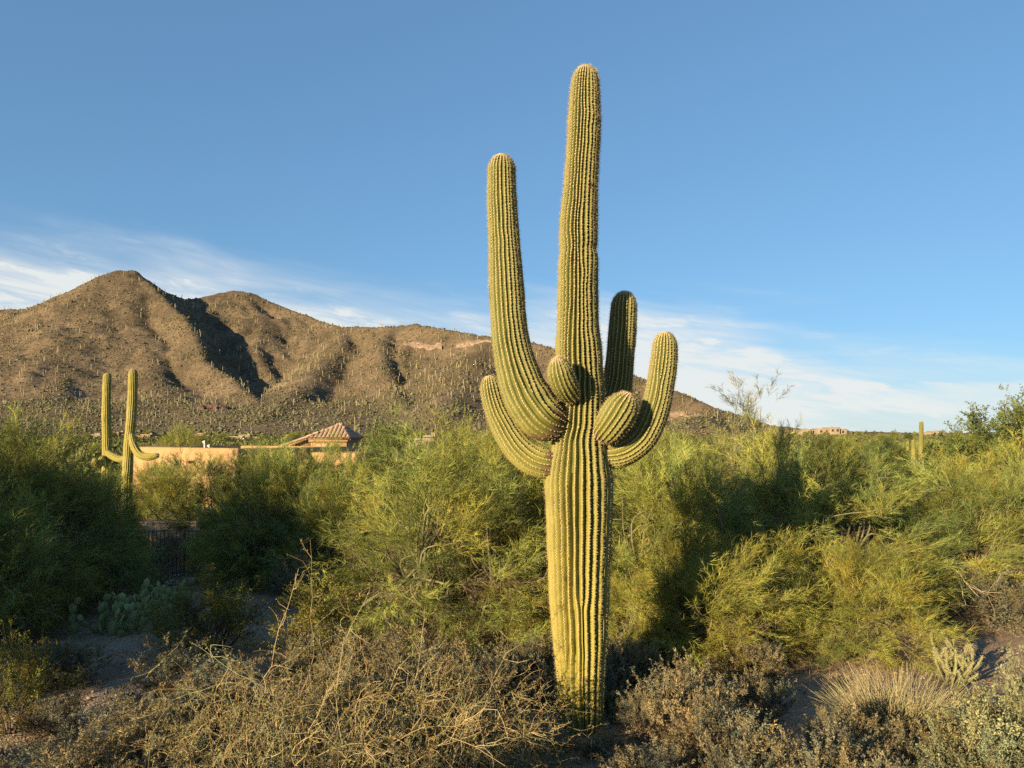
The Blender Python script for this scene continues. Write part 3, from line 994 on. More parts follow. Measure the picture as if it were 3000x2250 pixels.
# kinds of plant, a few individuals of each
for i in range(5):
    proto('palo%d' % i, seed=100 + i, w=3.4, h=3.0, tm=T_PALO, clumps=135, per=13, size=(0.36, 0.70), dead=0.26, trunk_r=0.05, lobes=6, low=0.06, open_=0.50, skirt=0.30, var=0.26)
proto('palo_small', seed=120, w=1.7, h=1.7, tm=T_PALO, clumps=60, per=10, size=(0.28, 0.52), dead=0.26, trunk_r=0.030, lobes=4, low=0.05, color=(1.10, 1.02, 0.9), skirt=0.35)
proto('palo_sparse', seed=121, w=1.5, h=4.4, tm=T_WISP, clumps=38, per=4, size=(0.35, 0.6), dead=0.02, trunk_r=0.035, lobes=4, low=0.35, open_=0.35, upright=1.2, color=(1.05, 1.0, 1.1))
for i in range(2):
    proto('mesq%d' % i, seed=130 + i, w=3.4, h=3.4, tm=T_MESQ, clumps=120, per=11, size=(0.34, 0.62), dead=0.04, trunk_r=0.07, lobes=6, low=0.12, open_=0.75, bark=M_BARK_DARK, upright=0.3, color=(1, 1, 1))
for i in range(2):
    proto('creo%d' % i, seed=140 + i, w=1.5, h=1.2, tm=T_CREO, clumps=60, per=7, size=(0.22, 0.42), dead=0.05, trunk_r=0.016, lobes=5, low=0.10, open_=0.45, bark=M_BARK_DARK, upright=0.9, stems=9)
proto('pale', seed=145, w=1.5, h=1.2, tm=T_PALE, clumps=75, per=8, size=(0.20, 0.42), dead=0.04, trunk_r=0.014, lobes=5, low=0.06, open_=0.42, upright=1.2, stems=9)
for i in range(2):
    proto('grey%d' % i, seed=150 + i, w=1.2, h=0.8, tm=T_GREY, clumps=55, per=7, size=(0.18, 0.34), dead=0.15, trunk_r=0.014, lobes=5, low=0.06, open_=0.5, bark=M_BARK_DARK, upright=0.7, stems=7)
for i in range(3):
    proto('burs%d' % i, seed=160 + i, w=0.9, h=0.55, tm=T_BURS, clumps=46, per=6, size=(0.14, 0.28), dead=0.25, trunk_r=0.010, lobes=5, low=0.05, open_=0.4, bark=M_BARK_DARK, upright=1.1, stems=7, var=0.28)


def build_plants():
    G_P = 'palo verde trees behind the saguaro'
    G_L = 'trees in front of the house on the left'
    P = plant
    P('palo_verde_tree', 'palo0', at_x(990, 10.9), 10.9, 4.1, 3.2, 'yellow green palo verde directly left of the big saguaro trunk', 'tree', G_P, 0.4)
    P('palo_verde_tree', 'palo1', at_x(1230, 12.2), 12.2, 3.2, 2.95, 'palo verde tree half hidden directly behind the big saguaro trunk', 'tree', G_P, 2.0)
    P('palo_verde_tree', 'palo2', at_x(1455, 11.0), 11.0, 3.6, 3.0, 'palo verde tree just right of the big saguaro trunk', 'tree', G_P, 4.1)
    P('palo_verde_tree', 'palo3', at_x(1715, 12.3), 12.3, 4.3, 3.15, 'wide palo verde tree below the wispy bare twigs on the skyline', 'tree', G_P, 1.1)
    P('palo_verde_tree', 'palo4', at_x(2125, 13.6), 13.6, 4.1, 2.85, 'palo verde tree with bare pale limbs at the right edge', 'tree', G_P, 5.2)
    P('palo_verde_tree', 'palo0', at_x(1835, 15.5), 15.5, 3.3, 2.9, 'palo verde tree in front of the group of distant saguaros', 'tree', G_P, 3.3)
    P('palo_verde_tree', 'palo1', at_x(1560, 16.5), 16.5, 4.2, 3.3, 'palo verde tree in the back row below the end of the mountain ridge', 'tree', G_P, 5.5)
    P('palo_verde_tree', 'palo2', at_x(1015, 15.5), 15.5, 3.2, 3.55, 'palo verde tree rising behind the lowest left saguaro arm', 'tree', G_P, 0.9)
    P('palo_verde_tree', 'palo3', at_x(2230, 16.5), 16.5, 4.2, 3.3, 'palo verde tree under the dark mesquite at the right edge', 'tree', G_P, 2.6)
    P('palo_verde_tree', 'palo4', at_x(1780, 19.5), 19.5, 4.4, 3.6, 'palo verde tree in the back row below the far ridge houses', 'tree', G_P, 0.2)
    P('palo_verde_tree', 'palo0', at_x(2130, 20.0), 20.0, 2.8, 3.6, 'palo verde tree in the back row right of the distant saguaros', 'tree', G_P, 5.8)
    P('palo_verde_tree', 'palo1', at_x(1390, 18.0), 18.0, 4.0, 3.7, 'palo verde tree in the back row below the right saguaro arm', 'tree', G_P, 1.7)
    P('palo_verde_shrub', 'palo_small', at_x(1530, 9.5), 9.5, 2.1, 1.85, 'bright feathery young palo verde low to the right of the saguaro', 'tree', G_P, 0.5)
    P('palo_verde_shrub', 'palo_small', at_x(1840, 9.9), 9.9, 1.9, 1.65, 'yellowish young palo verde with drooping twigs above the dry grass', 'tree', G_P, 2.2)
    P('palo_verde_shrub', 'palo_small', at_x(1680, 10.6), 10.6, 2.0, 1.8, 'young palo verde in the dark hollow between its two brighter neighbours', 'tree', G_P, 5.1)
    P('palo_verde_shrub', 'palo_small', at_x(1470, 10.0), 10.0, 1.9, 1.75, 'young palo verde between the sapling at the saguaro foot and the feathery one', 'tree', G_P, 0.9)
    P('palo_verde_shrub', 'palo_small', at_x(505, 18.4), 18.4, 2.0, 2.2, 'young palo verde overlapping the right end of the iron fence', 'tree', G_L, 2.9)
    P('grey_shrub', 'grey0', at_x(330, 17.0), 17.0, 1.7, 0.5, 'dark grey shrub in front of the iron fence', 'shrub', 'grey shrubs', 4.3)
    P('palo_verde_shrub', 'palo_small', at_x(1390, 9.4), 9.4, 1.2, 1.25, 'small palo verde sapling beside the foot of the saguaro trunk', 'tree', G_P, 3.9)
    P('wispy_tree', 'palo_sparse', at_x(1608, 15.0), 15.0, 1.8, 4.55, 'thin wispy tree with almost bare twigs against the pale sky', 'tree', None, 0.0)
    P('mesquite_tree', 'mesq0', at_x(2175, 18.0), 18.0, 4.6, 4.45, 'dark green leafy mesquite rising above the palo verdes at the right edge', 'tree', None, 0.4)
    P('mesquite_tree', 'mesq1', at_x(2245, 17.0), 17.0, 4.4, 4.6, 'rightmost dark green mesquite, cut by the right edge', 'tree', None, 2.4)
    P('mesquite_tree', 'mesq1', at_x(1868, 32.0), 32.0, 4.0, 3.8, 'dark round tree left of the distant saguaro group', 'tree', None, 1.4)
    # left side
    G_L = 'trees in front of the house on the left'
    P('palo_verde_tree', 'palo1', at_x(20, 12.4), 12.4, 4.1, 3.35, 'large dark palo verde in shade at the left edge', 'tree', G_L, 0.0)
    P('palo_verde_tree', 'palo3', at_x(-90, 10.8), 10.8, 3.4, 3.0, 'dark palo verde cut by the left edge, nearest of the shaded trees', 'tree', G_L, 3.0)
    P('palo_verde_tree', 'palo4', at_x(160, 14.5), 14.5, 2.4, 2.75, 'dark palo verde in front of the two tall thin saguaros', 'tree', G_L, 1.0)
    P('palo_verde_tree', 'palo0', at_x(212, 16.5), 16.5, 1.5, 2.6, 'narrow shaded palo verde hiding the foot of the thin saguaros', 'tree', G_L, 1.0)
    P('palo_verde_tree', 'palo2', at_x(612, 15.8), 15.8, 3.2, 3.2, 'green palo verde standing before the sunlit house wall', 'tree', G_L, 4.4)
    P('palo_verde_tree', 'palo0', at_x(660, 17.5), 17.5, 3.6, 3.5, 'green palo verde below the tile roofed house', 'tree', G_L, 2.9)
    P('palo_verde_tree', 'palo3', at_x(740, 14.8), 14.8, 2.6, 2.7, 'shaded palo verde between the house and the bright yellow green one', 'tree', G_L, 5.0)
    P('palo_verde_tree', 'palo4', at_x(440, 24.0), 24.0, 4.2, 3.6, 'palo verde whose feathery top covers the foot of the sunlit house wall', 'tree', G_L, 1.8)
    P('palo_verde_tree', 'palo1', at_x(330, 27.0), 27.0, 3.4, 3.0, 'palo verde behind the iron fence under the drooping saguaro arm', 'tree', G_L, 3.8)
    P('mesquite_tree', 'mesq0', at_x(822, 21.5), 21.5, 3.2, 4.35, 'leafy mesquite at the right corner of the tile roofed house', 'tree', None, 2.2)
    P('mesquite_tree', 'mesq1', at_x(905, 25.0), 25.0, 3.0, 4.0, 'mesquite tree below the small pale flat roofed house', 'tree', None, 4.0)
    P('palo_verde_tree', 'palo1', at_x(398, 52.0), 52.0, 4.6, 4.6, 'bright yellow palo verde rising behind the sunlit house wall', 'tree', None, 0.8)
    # low shrubs
    P('creosote_bush', 'creo0', at_x(700, 9.7), 9.7, 1.7, 1.15, 'yellowish creosote bush in front of the bright palo verde', 'shrub', 'creosote bushes', 0.3)
    P('creosote_bush', 'creo1', at_x(455, 10.2), 10.2, 1.9, 1.10, 'dark shaded creosote bush right of the prickly pear', 'shrub', 'creosote bushes', 1.9)
    P('creosote_bush', 'creo1', at_x(20, 7.4), 7.4, 1.0, 1.05, 'yellow tipped creosote bush cut by the left edge beside the bare sand', 'shrub', 'creosote bushes', 4.0)
    P('creosote_bush', 'pale', at_x(2178, 5.9), 5.9, 1.35, 1.15, 'pale green creosote bush in the bottom right corner', 'shrub', 'creosote bushes', 2.0)
    P('grey_shrub', 'grey0', at_x(2110, 11.6), 11.6, 1.7, 0.9, 'shaded grey leafy shrub in front of the right edge palo verde', 'shrub', 'grey shrubs', 0.3)
    P('grey_shrub', 'grey1', at_x(2210, 12.6), 12.6, 1.6, 0.9, 'grey leafy shrub at the right edge above the bare sand', 'shrub', 'grey shrubs', 1.3)
    P('grey_shrub', 'grey1', at_x(640, 13.2), 13.2, 1.4, 0.8, 'grey dry shrub in the shaded clearing under the palo verdes', 'shrub', 'grey shrubs', 2.3)
    P('grey_shrub', 'grey0', at_x(100, 8.7), 8.7, 0.7, 0.5, 'small dark twiggy shrub on the bare sand at the left', 'shrub', 'grey shrubs', 3.3)


build_plants()


# ---------------------------------------------------------------- the two thin saguaros on the left and the far group on the right
def slim_saguaro(label, dx_top, dy_top, dx_base, Y, width, arms=(), seed=1, group=None, ribs=13, bulge=1.12, skin=None):
    bx = at_x(dx_base, Y); bz = float(ground_z(bx, Y))
    root = thing('saguaro', (bx, Y, bz), label, 'saguaro', group)
    top = D(dx_top, dy_top, Y)
    base = np.array([bx, Y, bz - 0.05])
    R = width / 2 * K / F * Y
    pts = [base + (top - base) * t + np.array([0.02, 0.03, 0]) * math.sin(t * 7 + seed) * R * 6 * (0 if t in (0, 1) else 1) for t in np.linspace(0, 1, 6)]
    lo = dict(skin=skin or M_CACTUS_GOLD, step=0.06, m=5, spine=(0.09, 4, 0.05), depth=0.16)
    add_stem(root, 'trunk', (bx, Y, bz), pts, [R * bulge, R * bulge * 1.05, R * 1.08, R, R * 0.97, R * 0.88], ribs, seed=seed, base='ground', splits=3, knobs=0.04, **lo)
    for a in arms:
        p = [D(x, y, Y + dy) for x, y, w, dy in a]
        r_ = [w / 2 * K / F * Y for x, y, w, dy in a]
        add_stem(root, 'arm', (bx, Y, bz), p, r_, 11, seed=seed + 5, cork=0.06, **lo)
    return root


slim_saguaro('left one of the two tall thin saguaros before the house', 232, 805, 226, 24, 19,
             arms=[[(228, 975, 12, -0.1), (242, 985, 15, -0.2), (262, 992, 15, -0.25), (283, 988, 12, -0.28)], [(224, 985, 12, -0.1), (214, 1003, 16, -0.3), (207, 1000, 16, -0.45), (202, 990, 13, -0.5)]], seed=61)
slim_saguaro('right one of the two tall thin saguaros, with an arm drooping right', 288, 797, 268, 22.5, 21,
             arms=[[(282, 935, 12, -0.05), (289, 962, 16, -0.15), (302, 982, 17, -0.2), (322, 987, 16, -0.22), (344, 983, 11, -0.22)]], seed=64)
GF = 'distant saguaros above the right palo verdes'
slim_saguaro('tallest distant saguaro of the right group, its top above the skyline', 1990, 910, 1989, 58, 9.5, seed=71, group=GF, ribs=10, skin=M_CACTUS)
slim_saguaro('nearest distant saguaro of the right group, straight and pale', 1973, 950, 1974, 48, 9.0, seed=72, group=GF, ribs=10, skin=M_CACTUS)
slim_saguaro('leftmost short distant saguaro of the right group', 1951, 966, 1952, 60, 7.5, seed=73, group=GF, ribs=10, skin=M_CACTUS)
slim_saguaro('distant saguaro with a short upturned arm inside the right group', 1961, 953, 1961, 62, 7.0,
             arms=[[(1961, 990, 5, 0), (1966, 990, 6, 0), (1970, 980, 6, 0), (1971, 968, 5, 0)]], seed=74, group=GF, ribs=10, skin=M_CACTUS)


# ---------------------------------------------------------------- houses, wall and fence
M_STUCCO = material('tan_stucco', (0.31, 0.195, 0.098), rough=0.95, noise=(0.9, 0.20), bump=(60, 0.004))
M_STUCCO2 = material('brown_stucco', (0.38, 0.265, 0.17), rough=0.95, noise=(2, 0.12), bump=(60, 0.004))
M_TILE = material('clay_tile', (0.27, 0.165, 0.11), rough=0.85, noise=(3, 0.35), color2=(0.34, 0.25, 0.18))
M_SHUTTER = material('shutter_brown', (0.26, 0.13, 0.06), rough=0.8)
M_ROOF = material('flat_roof', (0.30, 0.25, 0.20), rough=0.9, noise=(1, 0.12))
M_GLASS = material('dark_window', (0.03, 0.035, 0.04), rough=0.15, spec=0.6)
M_IRON = material('fence_iron', (0.02, 0.017, 0.015), rough=0.6)
M_PALE = material('pale_stucco', (0.25, 0.20, 0.14), rough=0.95, noise=(0.6, 0.1))
M_WHITE = material('white_metal', (0.42, 0.41, 0.38), rough=0.5)
BOX_F = np.array([[0, 3, 2, 1], [4, 5, 6, 7], [0, 1, 5, 4], [1, 2, 6, 5], [2, 3, 7, 6], [3, 0, 4, 7]])


def box(x0, x1, y0, y1, z0, z1):
    return np.array([[x0, y0, z0], [x1, y0, z0], [x1, y1, z0], [x0, y1, z0], [x0, y0, z1], [x1, y0, z1], [x1, y1, z1], [x0, y1, z1]], float)


def bevel_box(name, b, mat, parent, r=0.03, **kw):
    import bmesh
    me = mesh_data(name, box(*b), BOX_F, mat)
    bm = bmesh.new(); bm.from_mesh(me)
    bmesh.ops.bevel(bm, geom=bm.edges[:], offset=r, segments=2, affect='EDGES', profile=0.5)
    bm.to_mesh(me); bm.free()
    return put(name, me, parent, **kw)


def build_adobe():
    Y = 34.0
    cx = at_x(511, Y)
    top = D(511, 968, Y)[2]
    r = thing('adobe_house', (cx, Y, -1.15), 'flat roofed tan adobe house with its long wall in golden sun', 'house', None, math.radians(-34))
    H = top + 1.15
    bevel_box('wall', (-9.5, 0, 0, 0.35, 0, H), M_STUCCO, r, 0.10)
    bevel_box('wall', (-0.352, -0.003, 0.352, 7.2, 0, H - 0.004), M_STUCCO, r, 0.08)
    bevel_box('wall', (-9.5, -9.15, 0.352, 7.2, 0, H - 0.004), M_STUCCO, r, 0.08)
    bevel_box('wall', (-9.148, -0.354, 6.85, 7.196, 0, H - 0.008), M_STUCCO, r, 0.08)
    bevel_box('roof', (-9.146, -0.356, 0.356, 6.846, H - 0.65, H - 0.45), M_ROOF, r, 0.02)
    bevel_box('water_spout', (-3.34, -3.16, -0.38, 0.2, H - 0.75, H - 0.62), M_SHUTTER, r, 0.02)
    bevel_box('wing', (0.004, 3.2, 4.2, 8.5, 0, H - 0.25), M_STUCCO, r, 0.08)
    # vents on the roof
    for x, hh in ((-5.4, 0.62), (-5.0, 0.42)):
        v, f = tube([[x, 2.0, H - 0.5], [x, 2.0, H - 0.4 + hh], [x, 2.0, H - 0.38 + hh]], [0.05, 0.05, 0.02], 8)
        p = obj('vent_pipe', v, f, M_WHITE, r, smooth=True)
        v, f = tube([[x - 0.1, 2.0, H - 0.38 + hh], [x + 0.1, 2.0, H - 0.36 + hh]], [0.07, 0.07], 8)
        obj('vent_cap', v, f, M_WHITE, p, smooth=True)


def tile_mesh():
    """one barrel tile: a curved shell 1 wide, 1 long"""
    a = np.linspace(0.15, math.pi - 0.15, 6)
    pr = np.stack([np.cos(a) * 0.5, np.sin(a) * 0.42], 1)
    V = []
    for y in (0, 1.12):
        for s_ in (1.0, 0.8):
            V += [[x * s_, y, z * s_] for x, z in pr]
    V = np.array(V); n = len(pr); F_ = []
    for i in range(n - 1):
        F_ += [[i, i + 1, 2 * n + i + 1, 2 * n + i], [n + i, 3 * n + i, 3 * n + i + 1, n + i + 1], [i, n + i, n + i + 1, i + 1]]
    return mesh_data('roof_tile', V, np.array(F_), M_TILE, smooth=True)


def build_tile_house():
    from mathutils import Matrix
    Y = 44.0
    px = K / F * Y
    cx = at_x(708, Y); gz = -1.1
    r = thing('tile_roof_house', (cx, Y, gz), 'tan stucco house with a red brown clay tile hip roof', 'house')
    eave = D(708, 950, Y)[2] - gz
    peak = D(708, 918, Y)[2] - gz
    w0, w1 = (664 - 708) * px, (752 - 708) * px
    dep = 3.6
    bevel_box('wall', (w0 + 0.15, w1 - 0.12, 0.2, dep, 0, eave - 0.12), M_STUCCO, r, 0.03)
    bevel_box('fascia', (w0 + 0.03, w1 - 0.03, 0.03, dep + 0.1, eave - 0.118, eave + 0.02), M_STUCCO, r, 0.02)
    # lower wing with a sloping rake to the left
    xl = (598 - 708) * px; zl = D(0, 967, Y)[2] - gz; zr = D(0, 941, Y)[2] - gz
    V = np.array([[xl, 0.3, 0], [w0 + 0.14, 0.3, 0], [w0 + 0.14, 0.3, zr - 0.2], [xl, 0.3, zl - 0.2], [xl, dep, 0], [w0 + 0.14, dep, 0], [w0 + 0.14, dep, zr - 0.2], [xl, dep, zl - 0.2]])
    obj('wing', V, BOX_F[:, ::-1], M_STUCCO, r)
    V = np.array([[xl - 0.25, 0.0, zl - 0.26], [w0 + 0.3, 0.0, zr - 0.13], [w0 + 0.3, 0.0, zr + 0.02], [xl - 0.25, 0.0, zl - 0.11],
                  [xl - 0.25, dep + .2, zl - 0.26], [w0 + 0.3, dep + .2, zr - 0.13], [w0 + 0.3, dep + .2, zr + 0.02], [xl - 0.25, dep + .2, zl - 0.11]])
    wr = obj('wing_roof', V, BOX_F[:, ::-1], M_STUCCO, r)
    # hip roof
    pm = ((724 - 708) * px, dep / 2)
    C = np.array([[w0 - 0.1, -0.1, eave + 0.024], [w1 + 0.1, -0.1, eave + 0.024], [w1 + 0.1, dep + 0.2, eave + 0.024], [w0 - 0.1, dep + 0.2, eave + 0.024], [pm[0], pm[1] - 0.25, peak], [pm[0], pm[1] + 0.25, peak]])
    roof = put('roof', mesh_data('roof', C, [np.array([[0, 1, 4], [2, 3, 5]]), np.array([[1, 2, 5, 4], [3, 0, 4, 5], [0, 3, 2, 1]])], M_TILE), r)
    tm = tile_mesh()

    def tile_face(a, b, c, cols, rows, cm=None):
        """tiles over the triangle a-b (eave) and apex c"""
        a, b, c = map(np.array, (a, b, c))
        u = (b - a); W = np.linalg.norm(u); u = u / W
        n = unit(np.cross(b - a, c - a)); up = np.cross(n, u)
        Hh = (c - a).dot(up); ca = (c - a).dot(u)
        tw = W / cols; tl = Hh / rows
        for j in range(rows):
            y0 = j * tl
            lo = ca * (j + 0.35) / rows; hi = W - (W - ca) * (j + 0.35) / rows
            for i in range(cols):
                xm = (i + 0.5) * tw
                if xm < lo or xm > hi:
                    continue
                o = put('roof_tile', tm, roof)
                p = a + u * xm + up * (y0 - 0.02) + n * (0.015 + 0.02 * (1 - 0))
                tilt = n * 0.08 - 0 * up
                yv = unit(up - n * 0.10)
                M = Matrix(((u[0] * tw * 0.95, yv[0] * tl, n[0] * tw), (u[1] * tw * 0.95, yv[1] * tl, n[1] * tw), (u[2] * tw * 0.95, yv[2] * tl, n[2] * tw))).to_4x4()
                M.translation = Vector((p + n * 0.03).tolist())
                o.matrix_local = M
    tile_face(C[0], C[1], C[4], 11, 5)
    tile_face(C[3], C[0], C[4], 13, 5)
    tile_face(C[1], C[2], C[4], 13, 5)
    # ridge tiles along the hips
    for e, ap in ((C[0], C[4]), (C[1], C[4])):
        d = ap - e; Ln = np.linalg.norm(d); d = d / Ln
        for k_ in range(7):
            p = e + d * Ln * k_ / 7
            v, f = tube([p + [0, 0, 0.03], p + d * Ln / 7 * 1.08 + [0, 0, 0.05]], [0.085, 0.075], 8)
            obj('ridge_tile', v, f, M_TILE, roof, smooth=True)
    # edge tiles on the lower rake
    d = np.array([w0 + 0.3 - (xl - 0.25), 0, (zr + 0.02) - (zl - 0.11)]); Ln = np.linalg.norm(d); d = d / Ln
    for k_ in range(9):
        p = np.array([xl - 0.25, 0.02, zl - 0.09]) + d * Ln * k_ / 9
        v, f = tube([p + [0, 0, 0.0], p + d * Ln / 9 * 1.1 + [0, 0, 0.02]], [0.08, 0.07], 8)
        obj('ridge_tile', v, f, M_TILE, wr, smooth=True)
    # shuttered window
    wx0, wx1 = (682 - 708) * px, (706 - 708) * px
    bevel_box('window_frame', (wx0 - 0.05, wx1 + 0.05, 0.14, 0.22, eave - 1.1, eave - 0.2), M_SHUTTER, r, 0.01)
    for q in range(2):
        a = wx0 + (wx1 - wx0) * q / 2
        bevel_box('shutter', (a + 0.012, a + (wx1 - wx0) / 2 - 0.012, 0.10, 0.138, eave - 1.05, eave - 0.24), M_STUCCO2, r, 0.008)


def far_house(label, dx0, dx1, dy_top, Y, mat, group, zground=None, seed=0, sloped=False):
    rg = np.random.default_rng(seed)
    px = K / F * Y
    cx = at_x((dx0 + dx1) / 2, Y); w = (dx1 - dx0) * px; top = D(0, dy_top, Y)[2]
    g = zground if zground is not None else top - 4.5
    r = thing('flat_roof_house', (cx, Y, g), label, 'house', group)
    H = top - g
    segs = [(-0.5, -0.12, 0.80, 0.0), (-0.12, 0.22, 1.0, -1.2), (0.22, 0.5, 0.72, 0.3)]
    for a, b, hh, off in segs:
        h_ = H - (1 - hh) * 3.0
        bevel_box('wall', (a * w + 0.01, b * w - 0.01, off, 9.0, 0, h_), mat, r, 0.06)
        rf = bevel_box('roof', (a * w - 0.3, b * w + 0.3, off - 0.5, 9.4, h_ + 0.002, h_ + 0.34), M_TILE if sloped else M_ROOF, r, 0.05)
        n = max(1, int((b - a) * w / 2.6))
        for i in range(n):
            xm = (a + (b - a) * (i + 0.5) / n) * w
            wf = bevel_box('window', (xm - 0.75, xm + 0.75, off - 0.06, off + 0.02, h_ - 2.3, h_ - 0.8), M_SHUTTER, r, 0.02)
            bevel_box('pane', (xm - 0.62, xm + 0.62, off - 0.10, off - 0.064, h_ - 2.18, h_ - 0.92), M_GLASS, wf, 0.01)
    bevel_box('chimney', (0.02 * w, 0.02 * w + 0.9, 3, 4, H, H + 0.9), mat, r, 0.03)


build_adobe()
build_tile_house()
GH = 'houses at the foot of the mountain'
far_house('low pale house at the mountain foot left of the thin saguaros', 198, 228, 937, 330, M_PALE, GH, seed=1)
far_house('brown roofed house at the mountain foot between the thin saguaros', 238, 268, 935, 325, M_STUCCO, GH, seed=2)
far_house('long low house at the mountain foot right of the thin saguaros', 289, 342, 940, 320, M_PALE, GH, seed=3, sloped=True)
far_house('small house at the mountain foot above the yellow palo verde', 416, 452, 937, 340, M_STUCCO, GH, seed=4)
far_house('house at the mountain foot left of the tile roofed house', 495, 560, 941, 300, M_PALE, GH, seed=5)
far_house('white flat roofed house above the mesquite left of the saguaro', 896, 956, 944, 150, M_PALE, GH, seed=6)
GR = 'houses on the far right ridge'
far_house('tan flat roofed house on the far right ridge top', 1768, 1830, 924, 440, M_PALE, GR, seed=7)
far_house('small house on the ridge left of the larger ridge top house', 1732, 1756, 928, 445, M_PALE, GR, seed=8)
far_house('low ridge house just right of the tallest distant saguaro', 2006, 2050, 932, 400, M_PALE, GR, seed=9)


def build_fence():
    Yf, Yw = 20.0, 22.3
    x0, x1 = at_x(262, Yf), at_x(470, Yf)
    ztop = D(0, 1146, Yf)[2]
    zg = float(ground_z(-9.2, Yf))
    r = thing('iron_fence', (x0, Yf, zg), 'thin dark iron bar fence before the shaded garden wall', 'fence')
    n = int((x1 - x0) / 0.105)
    h = ztop - zg
    bar = mesh_data('bar', box(-0.009, 0.009, -0.009, 0.009, 0, h - 0.03), BOX_F, M_IRON)
    for i in range(n):
        if i % 16:
            put('bar', bar, r, (i * 0.105, 0, 0))
        else:
            bevel_box('post', (i * 0.105 - 0.025, i * 0.105 + 0.025, -0.025, 0.025, 0, h + 0.04), M_IRON, r, 0.005)
    bevel_box('rail', (0, n * 0.105, -0.014, 0.014, h - 0.028, h), M_IRON, r, 0.004)
    bevel_box('rail', (0, n * 0.105, -0.014, 0.014, 0.09, 0.12), M_IRON, r, 0.004)
    zt = D(0, 1126, Yw)[2]
    zgw = float(ground_z(-10, Yw)) - 0.1
    w = thing('garden_wall', (at_x(250, Yw), Yw, zgw), 'shaded tan stucco garden wall behind the iron fence', 'wall')
    L_ = at_x(425, Yw) - at_x(250, Yw)
    bevel_box('wall_body', (0, L_, 0, 0.25, 0, zt - zgw - 0.06), M_STUCCO2, w, 0.03)
    bevel_box('coping', (-0.03, L_ + 0.03, -0.03, 0.28, zt - zgw - 0.058, zt - zgw), M_STUCCO2, w, 0.02)


build_fence()
plant('lavender_shrub', 'grey0', at_x(345, 21.2), 21.2, 1.5, 0.95, 'rounded purple grey shrub between the iron fence and the garden wall', 'shrub', None, 0.4)


# ---------------------------------------------------------------- mountain plants
def octa_blobs(P, R, rg, squash=0.75):
    n = len(P)
    base = np.array([[1, 0, 0], [0, 1, 0], [-1, 0, 0], [0, -1, 0], [0, 0, 1], [0, 0, -0.5]], float)
    V = P[:, None, :] + base[None] * R[:, None, None] * rg.uniform(0.6, 1.25, (n, 6, 1)) * np.array([1, 1, squash]) + np.array([0, 0, 0.25]) * R[:, None, None]
    V = V + rg.normal(size=V.shape) * 0.12 * R[:, None, None]
    f = np.array([[0, 1, 4], [1, 2, 4], [2, 3, 4], [3, 0, 4], [1, 0, 5], [2, 1, 5], [3, 2, 5], [0, 3, 5]])
    Fc = (f[None] + (np.arange(n) * 6)[:, None, None]).reshape(-1, 3)
    return V.reshape(-1, 3), Fc


def visible_on_mountain(x, y, z, up=3.0):
    """is the point seen from the camera, over the mountain in front of it?"""
    ok = np.ones(len(x), bool)
    for t in np.linspace(0.35, 0.985, 26):
        xx, yy = x * t, y * t
        zz = CAM_H + (z + up - CAM_H) * t
        h = np.where(yy > 430, mountain_fast(xx, yy), -50)
        ok &= zz > h
    return ok


